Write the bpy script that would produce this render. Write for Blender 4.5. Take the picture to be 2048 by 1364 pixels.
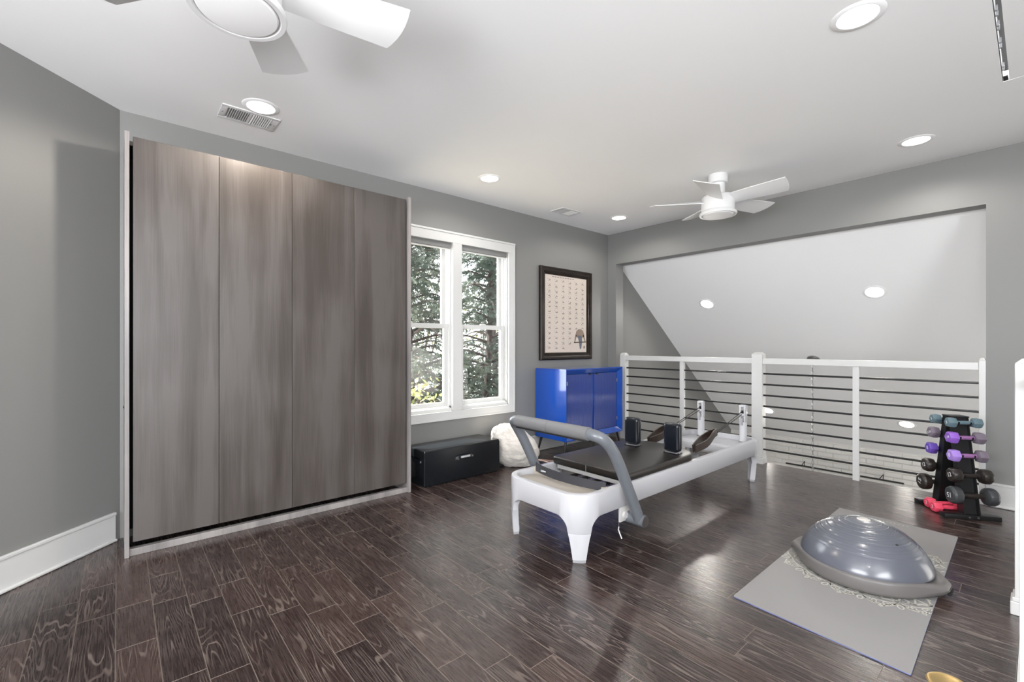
import bpy, bmesh, math, random
from math import sin, cos, pi, radians, sqrt, atan2
from mathutils import Vector, Matrix, noise
random.seed(7)
for o in list(bpy.data.objects): bpy.data.objects.remove(o, do_unlink=True)
SC = bpy.context.scene
COL = SC.collection

# ------------------------------------------------------------------ camera
HX, HY = -5.01, -3.80
cd = bpy.data.cameras.new('camera'); cam = bpy.data.objects.new('camera', cd); COL.objects.link(cam)
cam.location = (HX, HY, 1.22); cam.rotation_euler = (radians(90), 0, radians(-40.9))
cd.sensor_width = 36; cd.lens = 910 / 2048 * 36; cd.shift_y = 9 / 2048; cd.clip_start = .02; cd.clip_end = 200
SC.camera = cam
# ------------------------------------------------------------------ sky, sun, fill lamps, exposure
SC.view_settings.view_transform = 'Standard'; SC.view_settings.look = 'None'
SC.view_settings.gamma = 1; SC.view_settings.use_curve_mapping = False
SC.view_settings.exposure = 0.2
W = bpy.data.worlds.new('sky'); SC.world = W; W.use_nodes = True
W.node_tree.nodes['Background'].inputs[0].default_value = (.93, .96, 1, 1)
W.node_tree.nodes['Background'].inputs[1].default_value = 9.5
def lamp(kind, name, loc, rot, energy, color=(1, 1, 1), **kw):
    l = bpy.data.lights.new(name, kind); l.energy = energy; l.color = color
    for k, v in kw.items(): setattr(l, k, v)
    o = bpy.data.objects.new(name, l); COL.objects.link(o); o.location = loc; o.rotation_euler = rot
    return o
def aim(v): return Vector(v).to_track_quat('-Z', 'Y').to_euler()
lamp('SUN', 'sun', (0, 6, 10), aim((.30, -.42, -.92)), 34, (1, .95, .86), angle=radians(.8))
# unseen fill lamps added behind and beside the camera, tilted up at the ceiling
lamp('AREA', 'fill_back', (-5.6, -6.28, 1.55), aim((.1, 1, .8)), 150, (.98, .985, 1), shape='RECTANGLE', size=2.6, size_y=1.7)
lamp('AREA', 'fill_side', (-7.38, -3.6, 1.55), aim((1, .12, .8)), 128, (.98, .985, 1), shape='RECTANGLE', size=2.4, size_y=1.7)
# unseen area fill for the stair hall; no window is built there
lamp('AREA', 'fill_stairs', (1.2, -6.3, .6), aim((.1, 1, .25)), 60, (1, .97, .92), shape='RECTANGLE', size=2.2, size_y=2.6)
lamp('AREA', 'fill_hall_below', (1.9, -2.6, -2.3), aim((0, .05, 1)), 22, (1, .97, .93), shape='RECTANGLE', size=2.5, size_y=4)  # unseen fill panel added near the lower hall floor, shining up

# ------------------------------------------------------------------ helpers
def link(o, parent=None):
    COL.objects.link(o)
    if parent: o.parent = parent
    return o
def tag(o, label=None, cat=None, group=None, kind=None):
    if label: o['label'] = label
    if cat: o['category'] = cat
    if group: o['group'] = group
    if kind: o['kind'] = kind
    return o
def root(name, label, cat, loc=(0, 0, 0), rz=0, group=None, rot=None):
    o = bpy.data.objects.new(name, None); o.empty_display_size = .1; COL.objects.link(o)
    o.location = loc; o.rotation_euler = rot if rot else (0, 0, rz)
    return tag(o, label, cat, group)
class MB:
    def __init__(s): s.b = bmesh.new()
    def _add(s, b2, M=None):
        if M is not None: bmesh.ops.transform(b2, matrix=M, verts=b2.verts)
        m = bpy.data.meshes.new('t'); b2.to_mesh(m); b2.free(); s.b.from_mesh(m); bpy.data.meshes.remove(m); return s
    def box(s, a, c, bev=0, M=None, seg=2):
        b = bmesh.new(); bmesh.ops.create_cube(b, size=1)
        sz = [abs(c[i] - a[i]) for i in range(3)]; ce = [(c[i] + a[i]) / 2 for i in range(3)]
        for v in b.verts: v.co = Vector([v.co[i] * sz[i] + ce[i] for i in range(3)])
        if bev: bmesh.ops.bevel(b, geom=b.edges[:], offset=min(bev, min(sz) * .45), segments=seg, profile=.6, affect='EDGES')
        return s._add(b, M)
    def cyl(s, p, q, r, r2=None, n=20, cap=True):
        p, q = Vector(p), Vector(q); d = q - p
        b = bmesh.new(); bmesh.ops.create_cone(b, cap_ends=cap, segments=n, radius1=r, radius2=r if r2 is None else r2, depth=d.length)
        M = Matrix.Translation((p + q) / 2) @ d.to_track_quat('Z', 'Y').to_matrix().to_4x4()
        return s._add(b, M)
    def sph(s, c, r, sc=(1, 1, 1), n=12, M=None):
        b = bmesh.new(); bmesh.ops.create_uvsphere(b, u_segments=n * 2, v_segments=n, radius=r)
        for v in b.verts: v.co = Vector([v.co[i] * sc[i] + c[i] for i in range(3)])
        return s._add(b, M)
    def lathe(s, prof, c=(0, 0, 0), n=32, M=None):
        b = bmesh.new(); rings = []
        for r, z in prof:
            if r < 1e-6: rings.append([b.verts.new((c[0], c[1], c[2] + z))])
            else: rings.append([b.verts.new((c[0] + r * cos(2 * pi * i / n), c[1] + r * sin(2 * pi * i / n), c[2] + z)) for i in range(n)])
        for A, B in zip(rings, rings[1:]):
            for i in range(n):
                j = (i + 1) % n
                if len(A) == 1 and len(B) == 1: continue
                if len(A) == 1: b.faces.new((A[0], B[j], B[i]))
                elif len(B) == 1: b.faces.new((A[i], A[j], B[0]))
                else: b.faces.new((A[i], A[j], B[j], B[i]))
        bmesh.ops.recalc_face_normals(b, faces=b.faces)
        return s._add(b, M)
    def prism(s, poly, z0, z1, bev=0, M=None, seg=2):
        b = bmesh.new(); lo = [b.verts.new((x, y, z0)) for x, y in poly]; hi = [b.verts.new((x, y, z1)) for x, y in poly]
        b.faces.new(lo[::-1]); b.faces.new(hi); n = len(poly)
        for i in range(n): b.faces.new((lo[i], lo[(i + 1) % n], hi[(i + 1) % n], hi[i]))
        bmesh.ops.recalc_face_normals(b, faces=b.faces)
        if bev:
            es = [e for e in b.edges if abs(e.verts[0].co.z - e.verts[1].co.z) < 1e-6]
            bmesh.ops.bevel(b, geom=es, offset=bev, segments=seg, profile=.5, affect='EDGES')
        return s._add(b, M)
    def tube(s, pts, r, n=10, closed=False, flat=None):
        """sweep a circle (or a flat w x h section) along pts; r may be a list"""
        P = [Vector(p) for p in pts]; N = len(P); b = bmesh.new(); rings = []
        up = None
        for i in range(N):
            if closed: t = P[(i + 1) % N] - P[i - 1]
            else: t = P[min(i + 1, N - 1)] - P[max(i - 1, 0)]
            t.normalize()
            if up is None:
                up = Vector((0, 0, 1)) if abs(t.z) < .9 else Vector((0, 1, 0))
            sd = t.cross(up).normalized(); up = sd.cross(t).normalized()
            rr = r[i] if isinstance(r, (list, tuple)) else r
            if flat: ring = [b.verts.new(P[i] + sd * a * flat[0] + up * c * flat[1]) for a, c in ((-.5, -.5), (.5, -.5), (.5, .5), (-.5, .5))]
            else: ring = [b.verts.new(P[i] + sd * rr * cos(2 * pi * k / n) + up * rr * sin(2 * pi * k / n)) for k in range(n)]
            rings.append(ring)
        m = len(rings[0])
        pairs = list(zip(rings, rings[1:])) + ([(rings[-1], rings[0])] if closed else [])
        for A, B in pairs:
            for k in range(m): b.faces.new((A[k], A[(k + 1) % m], B[(k + 1) % m], B[k]))
        if not closed: b.faces.new(rings[0][::-1]); b.faces.new(rings[-1])
        bmesh.ops.recalc_face_normals(b, faces=b.faces)
        return s._add(b)
    def xf(s, M): bmesh.ops.transform(s.b, matrix=M, verts=s.b.verts); return s
    def go(s, name, mat, parent=None, smooth=35, loc=None):
        me = bpy.data.meshes.new(name)
        if loc is not None:
            for v in s.b.verts: v.co -= Vector(loc)
        s.b.to_mesh(me); s.b.free()
        if smooth:
            me.polygons.foreach_set('use_smooth', [True] * len(me.polygons)); me.set_sharp_from_angle(angle=radians(smooth))
        me.materials.append(mat)
        o = link(bpy.data.objects.new(name, me), parent)
        if loc is not None: o.location = loc
        return o
def arc_pts(c, r, a0, a1, n, z=0): return [(c[0] + r * cos(a0 + (a1 - a0) * i / n), c[1] + r * sin(a0 + (a1 - a0) * i / n)) for i in range(n + 1)]
def rrect(x0, x1, y0, y1, r, n=6):
    p = []
    for cx, cy, a in ((x1 - r, y1 - r, 0), (x0 + r, y1 - r, pi / 2), (x0 + r, y0 + r, pi), (x1 - r, y0 + r, 1.5 * pi)):
        p += arc_pts((cx, cy), r, a, a + pi / 2, n)
    return p
def roundpoly(P, r, n=4):
    out = []
    for i in range(len(P)):
        a, b_, c = Vector(P[i - 1]), Vector(P[i]), Vector(P[(i + 1) % len(P)]); p = b_ + (a - b_).normalized() * r; q = b_ + (c - b_).normalized() * r
        for k in range(n + 1): t = k / n; w = p * (1 - t) ** 2 + b_ * 2 * t * (1 - t) + q * t * t; out.append((w.x, w.y))
    return out
def smooth_path(pts, n=8):
    P = [Vector(p) for p in pts]; out = []
    for i in range(len(P) - 1):
        p0, p1, p2, p3 = P[max(i - 1, 0)], P[i], P[i + 1], P[min(i + 2, len(P) - 1)]
        for k in range(n):
            t = k / n
            out.append(.5 * ((2 * p1) + (p2 - p0) * t + (2 * p0 - 5 * p1 + 4 * p2 - p3) * t * t + (3 * p1 - p0 - 3 * p2 + p3) * t ** 3))
    out.append(P[-1]); return out
def text(name, body, size, mat, parent, M, ext=.0003, xs=1):
    c = bpy.data.curves.new('t', 'FONT'); c.body = body; c.size = size; c.align_x = 'CENTER'; c.align_y = 'CENTER'; c.extrude = ext
    o = bpy.data.objects.new('t', c); COL.objects.link(o)
    me = bpy.data.meshes.new_from_object(o.evaluated_get(bpy.context.evaluated_depsgraph_get()))
    bpy.data.objects.remove(o); bpy.data.curves.remove(c)
    me.transform(M @ Matrix.Diagonal((xs, 1, 1, 1))); me.materials.clear(); me.materials.append(mat); me.name = name
    return link(bpy.data.objects.new(name, me), parent)

# ------------------------------------------------------------------ materials
def newmat(name):
    m = bpy.data.materials.new(name); m.use_nodes = True; return m, m.node_tree, m.node_tree.nodes['Principled BSDF']
def nd(t, k, **kw):
    n = t.nodes.new(k)
    for a, b in kw.items(): setattr(n, a, b)
    return n
def pm(name, col, rough=.5, metal=0, bump=0, bscale=200, var=0, vscale=3, coat=0, spec=.5, sheen=0, emit=0, stretch=(1, 1, 1), glow=None):
    m, t, p = newmat(name); L = t.links.new
    p.inputs['Base Color'].default_value = (*col, 1); p.inputs['Roughness'].default_value = rough; p.inputs['Metallic'].default_value = metal
    p.inputs['Coat Weight'].default_value = coat; p.inputs['Coat Roughness'].default_value = .08
    p.inputs['Specular IOR Level'].default_value = spec; p.inputs['Sheen Weight'].default_value = sheen
    if emit: p.inputs['Emission Color'].default_value = (*(glow or col), 1); p.inputs['Emission Strength'].default_value = emit
    tc = nd(t, 'ShaderNodeTexCoord'); mp = nd(t, 'ShaderNodeMapping'); mp.inputs['Scale'].default_value = stretch; L(tc.outputs['Object'], mp.inputs[0])
    if var:
        n = nd(t, 'ShaderNodeTexNoise'); n.inputs['Scale'].default_value = vscale; n.inputs['Detail'].default_value = 5; L(mp.outputs[0], n.inputs['Vector'])
        r = nd(t, 'ShaderNodeValToRGB'); r.color_ramp.elements[0].position = .3; r.color_ramp.elements[1].position = .7
        r.color_ramp.elements[0].color = (*[max(0, c * (1 - var)) for c in col], 1); r.color_ramp.elements[1].color = (*[min(1, c * (1 + var)) for c in col], 1)
        L(n.outputs[0], r.inputs[0]); L(r.outputs[0], p.inputs['Base Color'])
    if bump:
        n2 = nd(t, 'ShaderNodeTexNoise'); n2.inputs['Scale'].default_value = bscale; n2.inputs['Detail'].default_value = 3; L(mp.outputs[0], n2.inputs['Vector'])
        b = nd(t, 'ShaderNodeBump'); b.inputs['Strength'].default_value = bump; b.inputs['Distance'].default_value = .002
        L(n2.outputs[0], b.inputs['Height']); L(b.outputs[0], p.inputs['Normal'])
    return m
def floorwood():
    m, t, p = newmat('dark_hand_scraped_oak'); L = t.links.new
    tc = nd(t, 'ShaderNodeTexCoord'); oi = nd(t, 'ShaderNodeObjectInfo')
    off = nd(t, 'ShaderNodeVectorMath', operation='MULTIPLY_ADD')
    cmb = nd(t, 'ShaderNodeCombineXYZ'); L(oi.outputs['Random'], cmb.inputs[0]); L(oi.outputs['Random'], cmb.inputs[1]); L(oi.outputs['Random'], cmb.inputs[2])
    L(cmb.outputs[0], off.inputs[0]); off.inputs[1].default_value = (37, 91, 53); L(tc.outputs['Object'], off.inputs[2])
    mp = nd(t, 'ShaderNodeMapping'); mp.inputs['Scale'].default_value = (6.5, .62, 1); L(off.outputs[0], mp.inputs[0])
    # growth-ring field cut into contour lines: straight grain with cathedral figure
    f = nd(t, 'ShaderNodeTexNoise'); f.inputs['Scale'].default_value = 1.0; f.inputs['Detail'].default_value = 2.5; f.inputs['Roughness'].default_value = .55; f.inputs['Distortion'].default_value = .12; L(mp.outputs[0], f.inputs['Vector'])
    mul = nd(t, 'ShaderNodeMath', operation='MULTIPLY'); L(f.outputs[0], mul.inputs[0]); mul.inputs[1].default_value = 190
    sn = nd(t, 'ShaderNodeMath', operation='SINE'); L(mul.outputs[0], sn.inputs[0])
    r = nd(t, 'ShaderNodeValToRGB'); r.color_ramp.elements[0].position = .66; r.color_ramp.elements[0].color = (0, 0, 0, 1); r.color_ramp.elements[1].position = 1.0; r.color_ramp.elements[1].color = (1, 1, 1, 1)
    L(sn.outputs[0], r.inputs[0])
    # fine pores along the plank
    mp2 = nd(t, 'ShaderNodeMapping'); mp2.inputs['Scale'].default_value = (260, 9, 1); L(off.outputs[0], mp2.inputs[0])
    pr = nd(t, 'ShaderNodeTexNoise'); pr.inputs['Scale'].default_value = 1; pr.inputs['Detail'].default_value = 3; L(mp2.outputs[0], pr.inputs['Vector'])
    prr = nd(t, 'ShaderNodeValToRGB'); prr.color_ramp.elements[0].position = .45; prr.color_ramp.elements[1].position = .68; L(pr.outputs[0], prr.inputs[0])
    # where the pale filler shows
    msk = nd(t, 'ShaderNodeTexNoise'); msk.inputs['Scale'].default_value = 5; msk.inputs['Detail'].default_value = 2; L(off.outputs[0], msk.inputs['Vector'])
    mr = nd(t, 'ShaderNodeValToRGB'); mr.color_ramp.elements[0].position = .38; mr.color_ramp.elements[1].position = .62; L(msk.outputs[0], mr.inputs[0])
    m1 = nd(t, 'ShaderNodeMath', operation='MULTIPLY'); L(r.outputs[0], m1.inputs[0]); L(mr.outputs[0], m1.inputs[1])
    m2 = nd(t, 'ShaderNodeMath', operation='MULTIPLY_ADD'); L(prr.outputs[0], m2.inputs[0]); m2.inputs[1].default_value = .22; 
    m3 = nd(t, 'ShaderNodeMath', operation='MULTIPLY'); L(m1.outputs[0], m3.inputs[0]); m3.inputs[1].default_value = .75; L(m3.outputs[0], m2.inputs[2])
    base = nd(t, 'ShaderNodeValToRGB'); e = base.color_ramp.elements
    e[0].color = (.012, .005, .0045, 1); e[1].color = (.040, .021, .017, 1); e.new(.5).color = (.021, .010, .0085, 1); L(oi.outputs['Random'], base.inputs[0])
    mx = nd(t, 'ShaderNodeMix', data_type='RGBA'); L(m2.outputs[0], mx.inputs['Factor']); L(base.outputs[0], mx.inputs['A']); mx.inputs['B'].default_value = (.150, .115, .100, 1)
    L(mx.outputs['Result'], p.inputs['Base Color'])
    ro = nd(t, 'ShaderNodeMath', operation='MULTIPLY_ADD'); L(m2.outputs[0], ro.inputs[0]); ro.inputs[1].default_value = .15; ro.inputs[2].default_value = .27; L(ro.outputs[0], p.inputs['Roughness'])
    p.inputs['Specular IOR Level'].default_value = .5; p.inputs['Coat Weight'].default_value = .4; p.inputs['Coat Roughness'].default_value = .24
    und = nd(t, 'ShaderNodeTexNoise'); und.inputs['Scale'].default_value = 1; mp3 = nd(t, 'ShaderNodeMapping'); mp3.inputs['Scale'].default_value = (22, 7, 1); L(off.outputs[0], mp3.inputs[0]); L(mp3.outputs[0], und.inputs['Vector'])
    b0 = nd(t, 'ShaderNodeBump'); b0.inputs['Strength'].default_value = .28; b0.inputs['Distance'].default_value = .006; L(und.outputs[0], b0.inputs['Height'])
    b = nd(t, 'ShaderNodeBump'); b.inputs['Strength'].default_value = .22; b.inputs['Distance'].default_value = .0015; b.invert = True; L(m2.outputs[0], b.inputs['Height']); L(b0.outputs[0], b.inputs['Normal']); L(b.outputs[0], p.inputs['Normal'])
    return m
def stainedwood(name, c0, c1, c2, rough=.42):
    m, t, p = newmat(name); L = t.links.new
    tc = nd(t, 'ShaderNodeTexCoord'); oi = nd(t, 'ShaderNodeObjectInfo')
    cmb = nd(t, 'ShaderNodeCombineXYZ'); [L(oi.outputs['Random'], cmb.inputs[i]) for i in range(3)]
    off = nd(t, 'ShaderNodeVectorMath', operation='MULTIPLY_ADD'); L(cmb.outputs[0], off.inputs[0]); off.inputs[1].default_value = (17, 5, 9); L(tc.outputs['Object'], off.inputs[2])
    mp = nd(t, 'ShaderNodeMapping'); mp.inputs['Scale'].default_value = (9, 9, .7); L(off.outputs[0], mp.inputs[0])
    n = nd(t, 'ShaderNodeTexNoise'); n.inputs['Scale'].default_value = 1; n.inputs['Detail'].default_value = 6; n.inputs['Distortion'].default_value = .4; L(mp.outputs[0], n.inputs['Vector'])
    mp2 = nd(t, 'ShaderNodeMapping'); mp2.inputs['Scale'].default_value = (180, 180, 4); L(off.outputs[0], mp2.inputs[0])
    n2 = nd(t, 'ShaderNodeTexNoise'); n2.inputs['Scale'].default_value = 1; n2.inputs['Detail'].default_value = 2; L(mp2.outputs[0], n2.inputs['Vector'])
    n3 = nd(t, 'ShaderNodeTexNoise'); n3.inputs['Scale'].default_value = 1.6; n3.inputs['Detail'].default_value = 2; L(off.outputs[0], n3.inputs['Vector'])
    a = nd(t, 'ShaderNodeMath', operation='MULTIPLY_ADD'); L(n2.outputs[0], a.inputs[0]); a.inputs[1].default_value = .25; L(n.outputs[0], a.inputs[2])
    a2 = nd(t, 'ShaderNodeMath', operation='MULTIPLY_ADD'); L(n3.outputs[0], a2.inputs[0]); a2.inputs[1].default_value = .5; L(a.outputs[0], a2.inputs[2])
    r = nd(t, 'ShaderNodeValToRGB'); e = r.color_ramp.elements; e[0].position = .68; e[0].color = (*c0, 1); e[1].position = 1.0; e[1].color = (*c2, 1); e.new(.85).color = (*c1, 1)
    L(a2.outputs[0], r.inputs[0]); L(r.outputs[0], p.inputs['Base Color']); p.inputs['Roughness'].default_value = rough
    b = nd(t, 'ShaderNodeBump'); b.inputs['Strength'].default_value = .1; b.inputs['Distance'].default_value = .001; L(n2.outputs[0], b.inputs['Height']); L(b.outputs[0], p.inputs['Normal'])
    return m
def glassmat():
    m = bpy.data.materials.new('window_glass'); m.use_nodes = True; t = m.node_tree; t.nodes.clear(); L = t.links.new
    o = nd(t, 'ShaderNodeOutputMaterial'); tr = nd(t, 'ShaderNodeBsdfTransparent'); tr.inputs[0].default_value = (.97, .98, .98, 1)
    g = nd(t, 'ShaderNodeBsdfGlossy'); g.inputs['Roughness'].default_value = .01; lw = nd(t, 'ShaderNodeLayerWeight'); pw = nd(t, 'ShaderNodeMath', operation='POWER'); pw.inputs[1].default_value = 5; L(lw.outputs['Facing'], pw.inputs[0]); f = nd(t, 'ShaderNodeMath', operation='MULTIPLY_ADD'); L(pw.outputs[0], f.inputs[0]); f.inputs[1].default_value = .9; f.inputs[2].default_value = .03
    mx = nd(t, 'ShaderNodeMixShader'); L(f.outputs[0], mx.inputs[0]); L(tr.outputs[0], mx.inputs[1]); L(g.outputs[0], mx.inputs[2]); L(mx.outputs[0], o.inputs[0]); return m
def leafmat(name, c0, c1, trans=.35):
    m = bpy.data.materials.new(name); m.use_nodes = True; t = m.node_tree; t.nodes.clear(); L = t.links.new
    o = nd(t, 'ShaderNodeOutputMaterial'); d = nd(t, 'ShaderNodeBsdfDiffuse'); tr = nd(t, 'ShaderNodeBsdfTranslucent'); mx = nd(t, 'ShaderNodeMixShader'); mx.inputs[0].default_value = trans
    tc = nd(t, 'ShaderNodeTexCoord'); n = nd(t, 'ShaderNodeTexNoise'); n.inputs['Scale'].default_value = 2.2; n.inputs['Detail'].default_value = 6; L(tc.outputs['Object'], n.inputs['Vector'])
    r = nd(t, 'ShaderNodeValToRGB'); r.color_ramp.elements[0].position = .35; r.color_ramp.elements[1].position = .65; r.color_ramp.elements[0].color = (*c0, 1); r.color_ramp.elements[1].color = (*c1, 1)
    L(n.outputs[0], r.inputs[0]); L(r.outputs[0], d.inputs[0]); L(r.outputs[0], tr.inputs[0]); L(d.outputs[0], mx.inputs[1]); L(tr.outputs[0], mx.inputs[2]); L(mx.outputs[0], o.inputs[0]); return m

M = dict(
 wall=pm('grey_wall_paint', (.192, .191, .186), .5, bump=.05, bscale=260),
 ceil=pm('white_ceiling_paint', (.86, .86, .86), .85, bump=.04, bscale=200),
 trim=pm('white_trim_paint', (.55, .55, .54), .32, spec=.5),
 vinyl=pm('white_window_vinyl', (.60, .60, .59), .3),
 plank=floorwood(),
 plankedge=pm('worn_plank_edge', (.17, .135, .115), .5),
 subfloor=pm('subfloor', (.10, .075, .06), .7),
 brick=pm('white_painted_brick', (.78, .77, .74), .6, bump=.5, bscale=60),
 bed=stainedwood('grey_brown_stained_maple', (.040, .032, .027), (.060, .050, .045), (.080, .070, .065)),
 bededge=stainedwood('grey_edge_maple', (.16, .15, .145), (.22, .205, .20), (.28, .26, .25), .4),
 black=pm('black_void', (.004, .004, .004), .8),
 blackmetal=pm('black_metal', (.012, .012, .013), .38, metal=.2),
 rod=pm('dark_steel_rod', (.03, .03, .031), .35, metal=.6),
 fan=pm('white_fan_plastic', (.70, .70, .70), .38),
 fanlens=pm('frosted_fan_lens', (.86, .86, .86), .45),
 lens=pm('downlight_lens', (1, 1, 1), .5, emit=9, glow=(1, .97, .93)),
 blue=pm('blue_lacquer', (.004, .058, .35), .16, coat=.6, var=.06, vscale=2),
 bluedark=pm('blue_lacquer_reeded', (.007, .032, .21), .14, coat=.8),
 bluetop=pm('cabinet_top_blue', (.008, .05, .32), .12, coat=.8),
 frame=pm('dark_espresso_frame', (.014, .009, .006), .34, var=.5, vscale=14, coat=0, spec=.22),
 paper=pm('cream_poster_paper', (.56, .49, .43), .75, var=.03),
 ink=pm('poster_ink', (.12, .11, .11), .8), skin=pm('printed_skin', (.24, .18, .14), .8), jeans=pm('printed_trousers', (.11, .12, .15), .8), inkd=pm('printed_bar', (.06, .045, .035), .8),
 leather=pm('black_vinyl', (.004, .006, .010), .2, bump=.12, bscale=160, spec=.5),
 boxvinyl=pm('black_box_vinyl', (.0055, .007, .009), .22, bump=.12, bscale=160, spec=.5),
 padtop=pm('black_carriage_vinyl', (.013, .011, .0095), .32, bump=.25, bscale=220),
 chrome=pm('chrome', (.7, .7, .72), .15, metal=1), steel=pm('brushed_steel', (.42, .42, .43), .32, metal=1),
 refw=pm('white_reformer_plastic', (.47, .47, .49), .3, coat=.2), refal=pm('white_aluminium', (.50, .49, .48), .35), 
 beige=pm('cream_platform', (.42, .38, .33), .5), shade=pm('grey_plastic', (.28, .28, .29), .4),
 tubegrey=pm('satin_grey_tube', (.125, .135, .150), .32, coat=.2), foam=pm('grey_foam_sleeve', (.150, .150, .155), .55, bump=.1, bscale=150),
 strap=pm('dark_grey_webbing', (.028, .028, .034), .7, bump=.5, bscale=500), rope=pm('black_rope', (.02, .018, .016), .7), strapbrown=pm('brown_black_padded_strap', (.028, .016, .011), .5, var=.4, vscale=30),
 fur=pm('white_sheepskin', (.62, .585, .54), .95, bump=.9, bscale=85, sheen=.4, var=.07, vscale=12),
 mat=pm('grey_yoga_mat', (.25, .242, .24), .62, bump=.45, bscale=420), matside=pm('blue_mat_underside', (.13, .16, .34), .6), lace=pm('cream_print', (.50, .49, .43), .7),
 dome=pm('grey_blue_dome_rubber', (.098, .104, .126), .24, coat=.15, spec=.6, bump=.03, bscale=90), domebase=pm('grey_base_plastic', (.13, .122, .118), .42), logo=pm('silver_logo_disc', (.62, .58, .54), .35),
 brass=pm('brass', (.62, .44, .19), .3, metal=.9, var=.08, vscale=20),
 teal=pm('slate_teal_neoprene', (.11, .17, .20), .45), greyd=pm('dusky_mauve_neoprene', (.17, .14, .18), .45), purp=pm('violet_neoprene', (.26, .11, .52), .42), lil=pm('lilac_neoprene', (.35, .21, .62), .42),
 purpd=pm('deep_violet_neoprene', (.13, .07, .40), .42), blk=pm('black_neoprene', (.022, .017, .015), .35), char=pm('charcoal_neoprene', (.045, .048, .052), .38), pink=pm('coral_pink_neoprene', (.78, .07, .13), .42),
 mauve=pm('mauve_handle', (.28, .13, .30), .45), white=pm('white_print', (.8, .8, .8), .6),
 glass=glassmat(), shadefab=pm('grey_shade_fabric', (.19, .19, .185), .8, bump=.3, bscale=300),
 bark=pm('conifer_bark', (.05, .036, .032), .9, bump=1, bscale=30, var=.4, vscale=8),
 needle=leafmat('blue_green_needles', (.028, .040, .032), (.105, .125, .105)), needle2=leafmat('grey_green_needles', (.035, .045, .036), (.14, .155, .125)), yellow=leafmat('yellow_green_leaves', (.13, .15, .05), (.34, .32, .16), .5),
 ground=pm('leaf_litter', (.30, .25, .17), .95, var=.4, vscale=4), sunblock=pm('sun_blocker_paint', (.6, .6, .58), .7),
)
def struct(o): o['kind'] = 'structure'; return o
H = 2.71
# ------------------------------------------------------------------ room shell
YB, XL = -6.4, -7.5
fl = struct(MB().box((XL, -3.75, -.30), (.10, .0, -.0195)).box((XL, YB, -.30), (-3.3, -3.75, -.0195)).go('floor', M['subfloor'], smooth=0))
# planks: rows run along Y, .1312 wide; joints taken from the photo where they show, random elsewhere
PW, X0 = .1312, -2.656
def proj(x, y, z=0):
    dx, dy = x - HX, y - HY; a = radians(40.9)
    zc = dx * sin(a) + dy * cos(a); l = dx * cos(a) - dy * sin(a)
    if zc < .15: return None
    return 1024 + 910 * l / zc, 691 - 910 * (z - 1.22) / zc, zc
def unz(px, py):
    a = radians(40.9); l = (px - 1024) / 910; u = (691 - py) / 910; t = -1.22 / u
    return HX + t * (sin(a) + cos(a) * l), HY + t * (cos(a) - sin(a) * l)
seen = {}
J = [(0, 870, 750, 1060, 705), (0, 865, 915, 1085, 850), (0, 640, 1190, 890, 1105), (0, 1275, 795, 1450, 742), (0, 1340, 973, 1535, 908), (0, 1625, 707, 1780, 660), (0, 1800, 965, 1970, 900),
     (0, 475, 830, 665, 777), (0, 1370, 583, 1520, 545), (0, 1850, 725, 1990, 680), (1, 430, 940, 575, 882), (1, 525, 1270, 690, 1187), (1, 745, 835, 865, 783), (1, 770, 715, 880, 668), (1, 735, 577, 835, 540),
     (1, 270, 500, 390, 470), (1, 195, 742, 300, 705), (1, 1240, 757, 1340, 715), (1, 1080, 1257, 1210, 1190), (1, 60, 470, 180, 440)]
for w, a, b, c, d in J:
    ox = 0 if w == 0 else 700
    x, y = unz(ox + (a + c) / 2 / 2.926, 900 + (b + d) / 2 / 2.926)
    seen.setdefault(math.floor((x - X0) / PW), []).append(y)
near, far = [], []
r0, r1 = math.floor((XL - X0) / PW), math.floor((.10 - X0) / PW)
for r in range(r0, r1 + 1):
    xa, xb = max(X0 + r * PW, XL), min(X0 + (r + 1) * PW, .10)
    if xb - xa < .02: continue
    ylo = -3.75 if xa > -3.4 else YB
    js = sorted(seen.get(r, [])); cuts = [0.0]
    y = 0 - random.uniform(.1, 1.1)
    while y > ylo + .15:
        if all(abs(y - j) > .3 for j in js): cuts.append(y)
        y -= random.uniform(.45, 1.5)
    cuts += [j for j in js if j < -.08]; cuts.append(ylo); cuts = sorted(set(cuts), reverse=True)
    for ya, yb in zip(cuts, cuts[1:]):
        cx, cy = (xa + xb) / 2, (ya + yb) / 2; vis = 0
        for yy in (ya, cy, yb):
            q = proj(cx, yy)
            if q and -40 < q[0] < 2090 and q[1] < 1400: vis = max(vis, 1 / q[2])
        (near if vis else far).append((vis, xa, xb, ya, yb))
near.sort(reverse=True); far += near[300:]; near = near[:300]
def plankmesh(b, w, l, cx=0, cy=0, z=0):
    hw, hl, g, e = w / 2 - .0004, l / 2 - .0004, .0014, .0010
    lo = [b.verts.new((cx + sx * hw, cy + sy * hl, z - .019)) for sx, sy in ((-1, -1), (1, -1), (1, 1), (-1, 1))]
    mi = [b.verts.new((cx + sx * hw, cy + sy * hl, z - e)) for sx, sy in ((-1, -1), (1, -1), (1, 1), (-1, 1))]
    hi = [b.verts.new((cx + sx * (hw - g), cy + sy * (hl - g), z)) for sx, sy in ((-1, -1), (1, -1), (1, 1), (-1, 1))]
    b.faces.new(hi)
    for A, B, mi_ in ((lo, mi, 0), (mi, hi, 1)):
        for i in range(4): b.faces.new((A[i], A[(i + 1) % 4], B[(i + 1) % 4], B[i])).material_index = mi_
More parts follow.
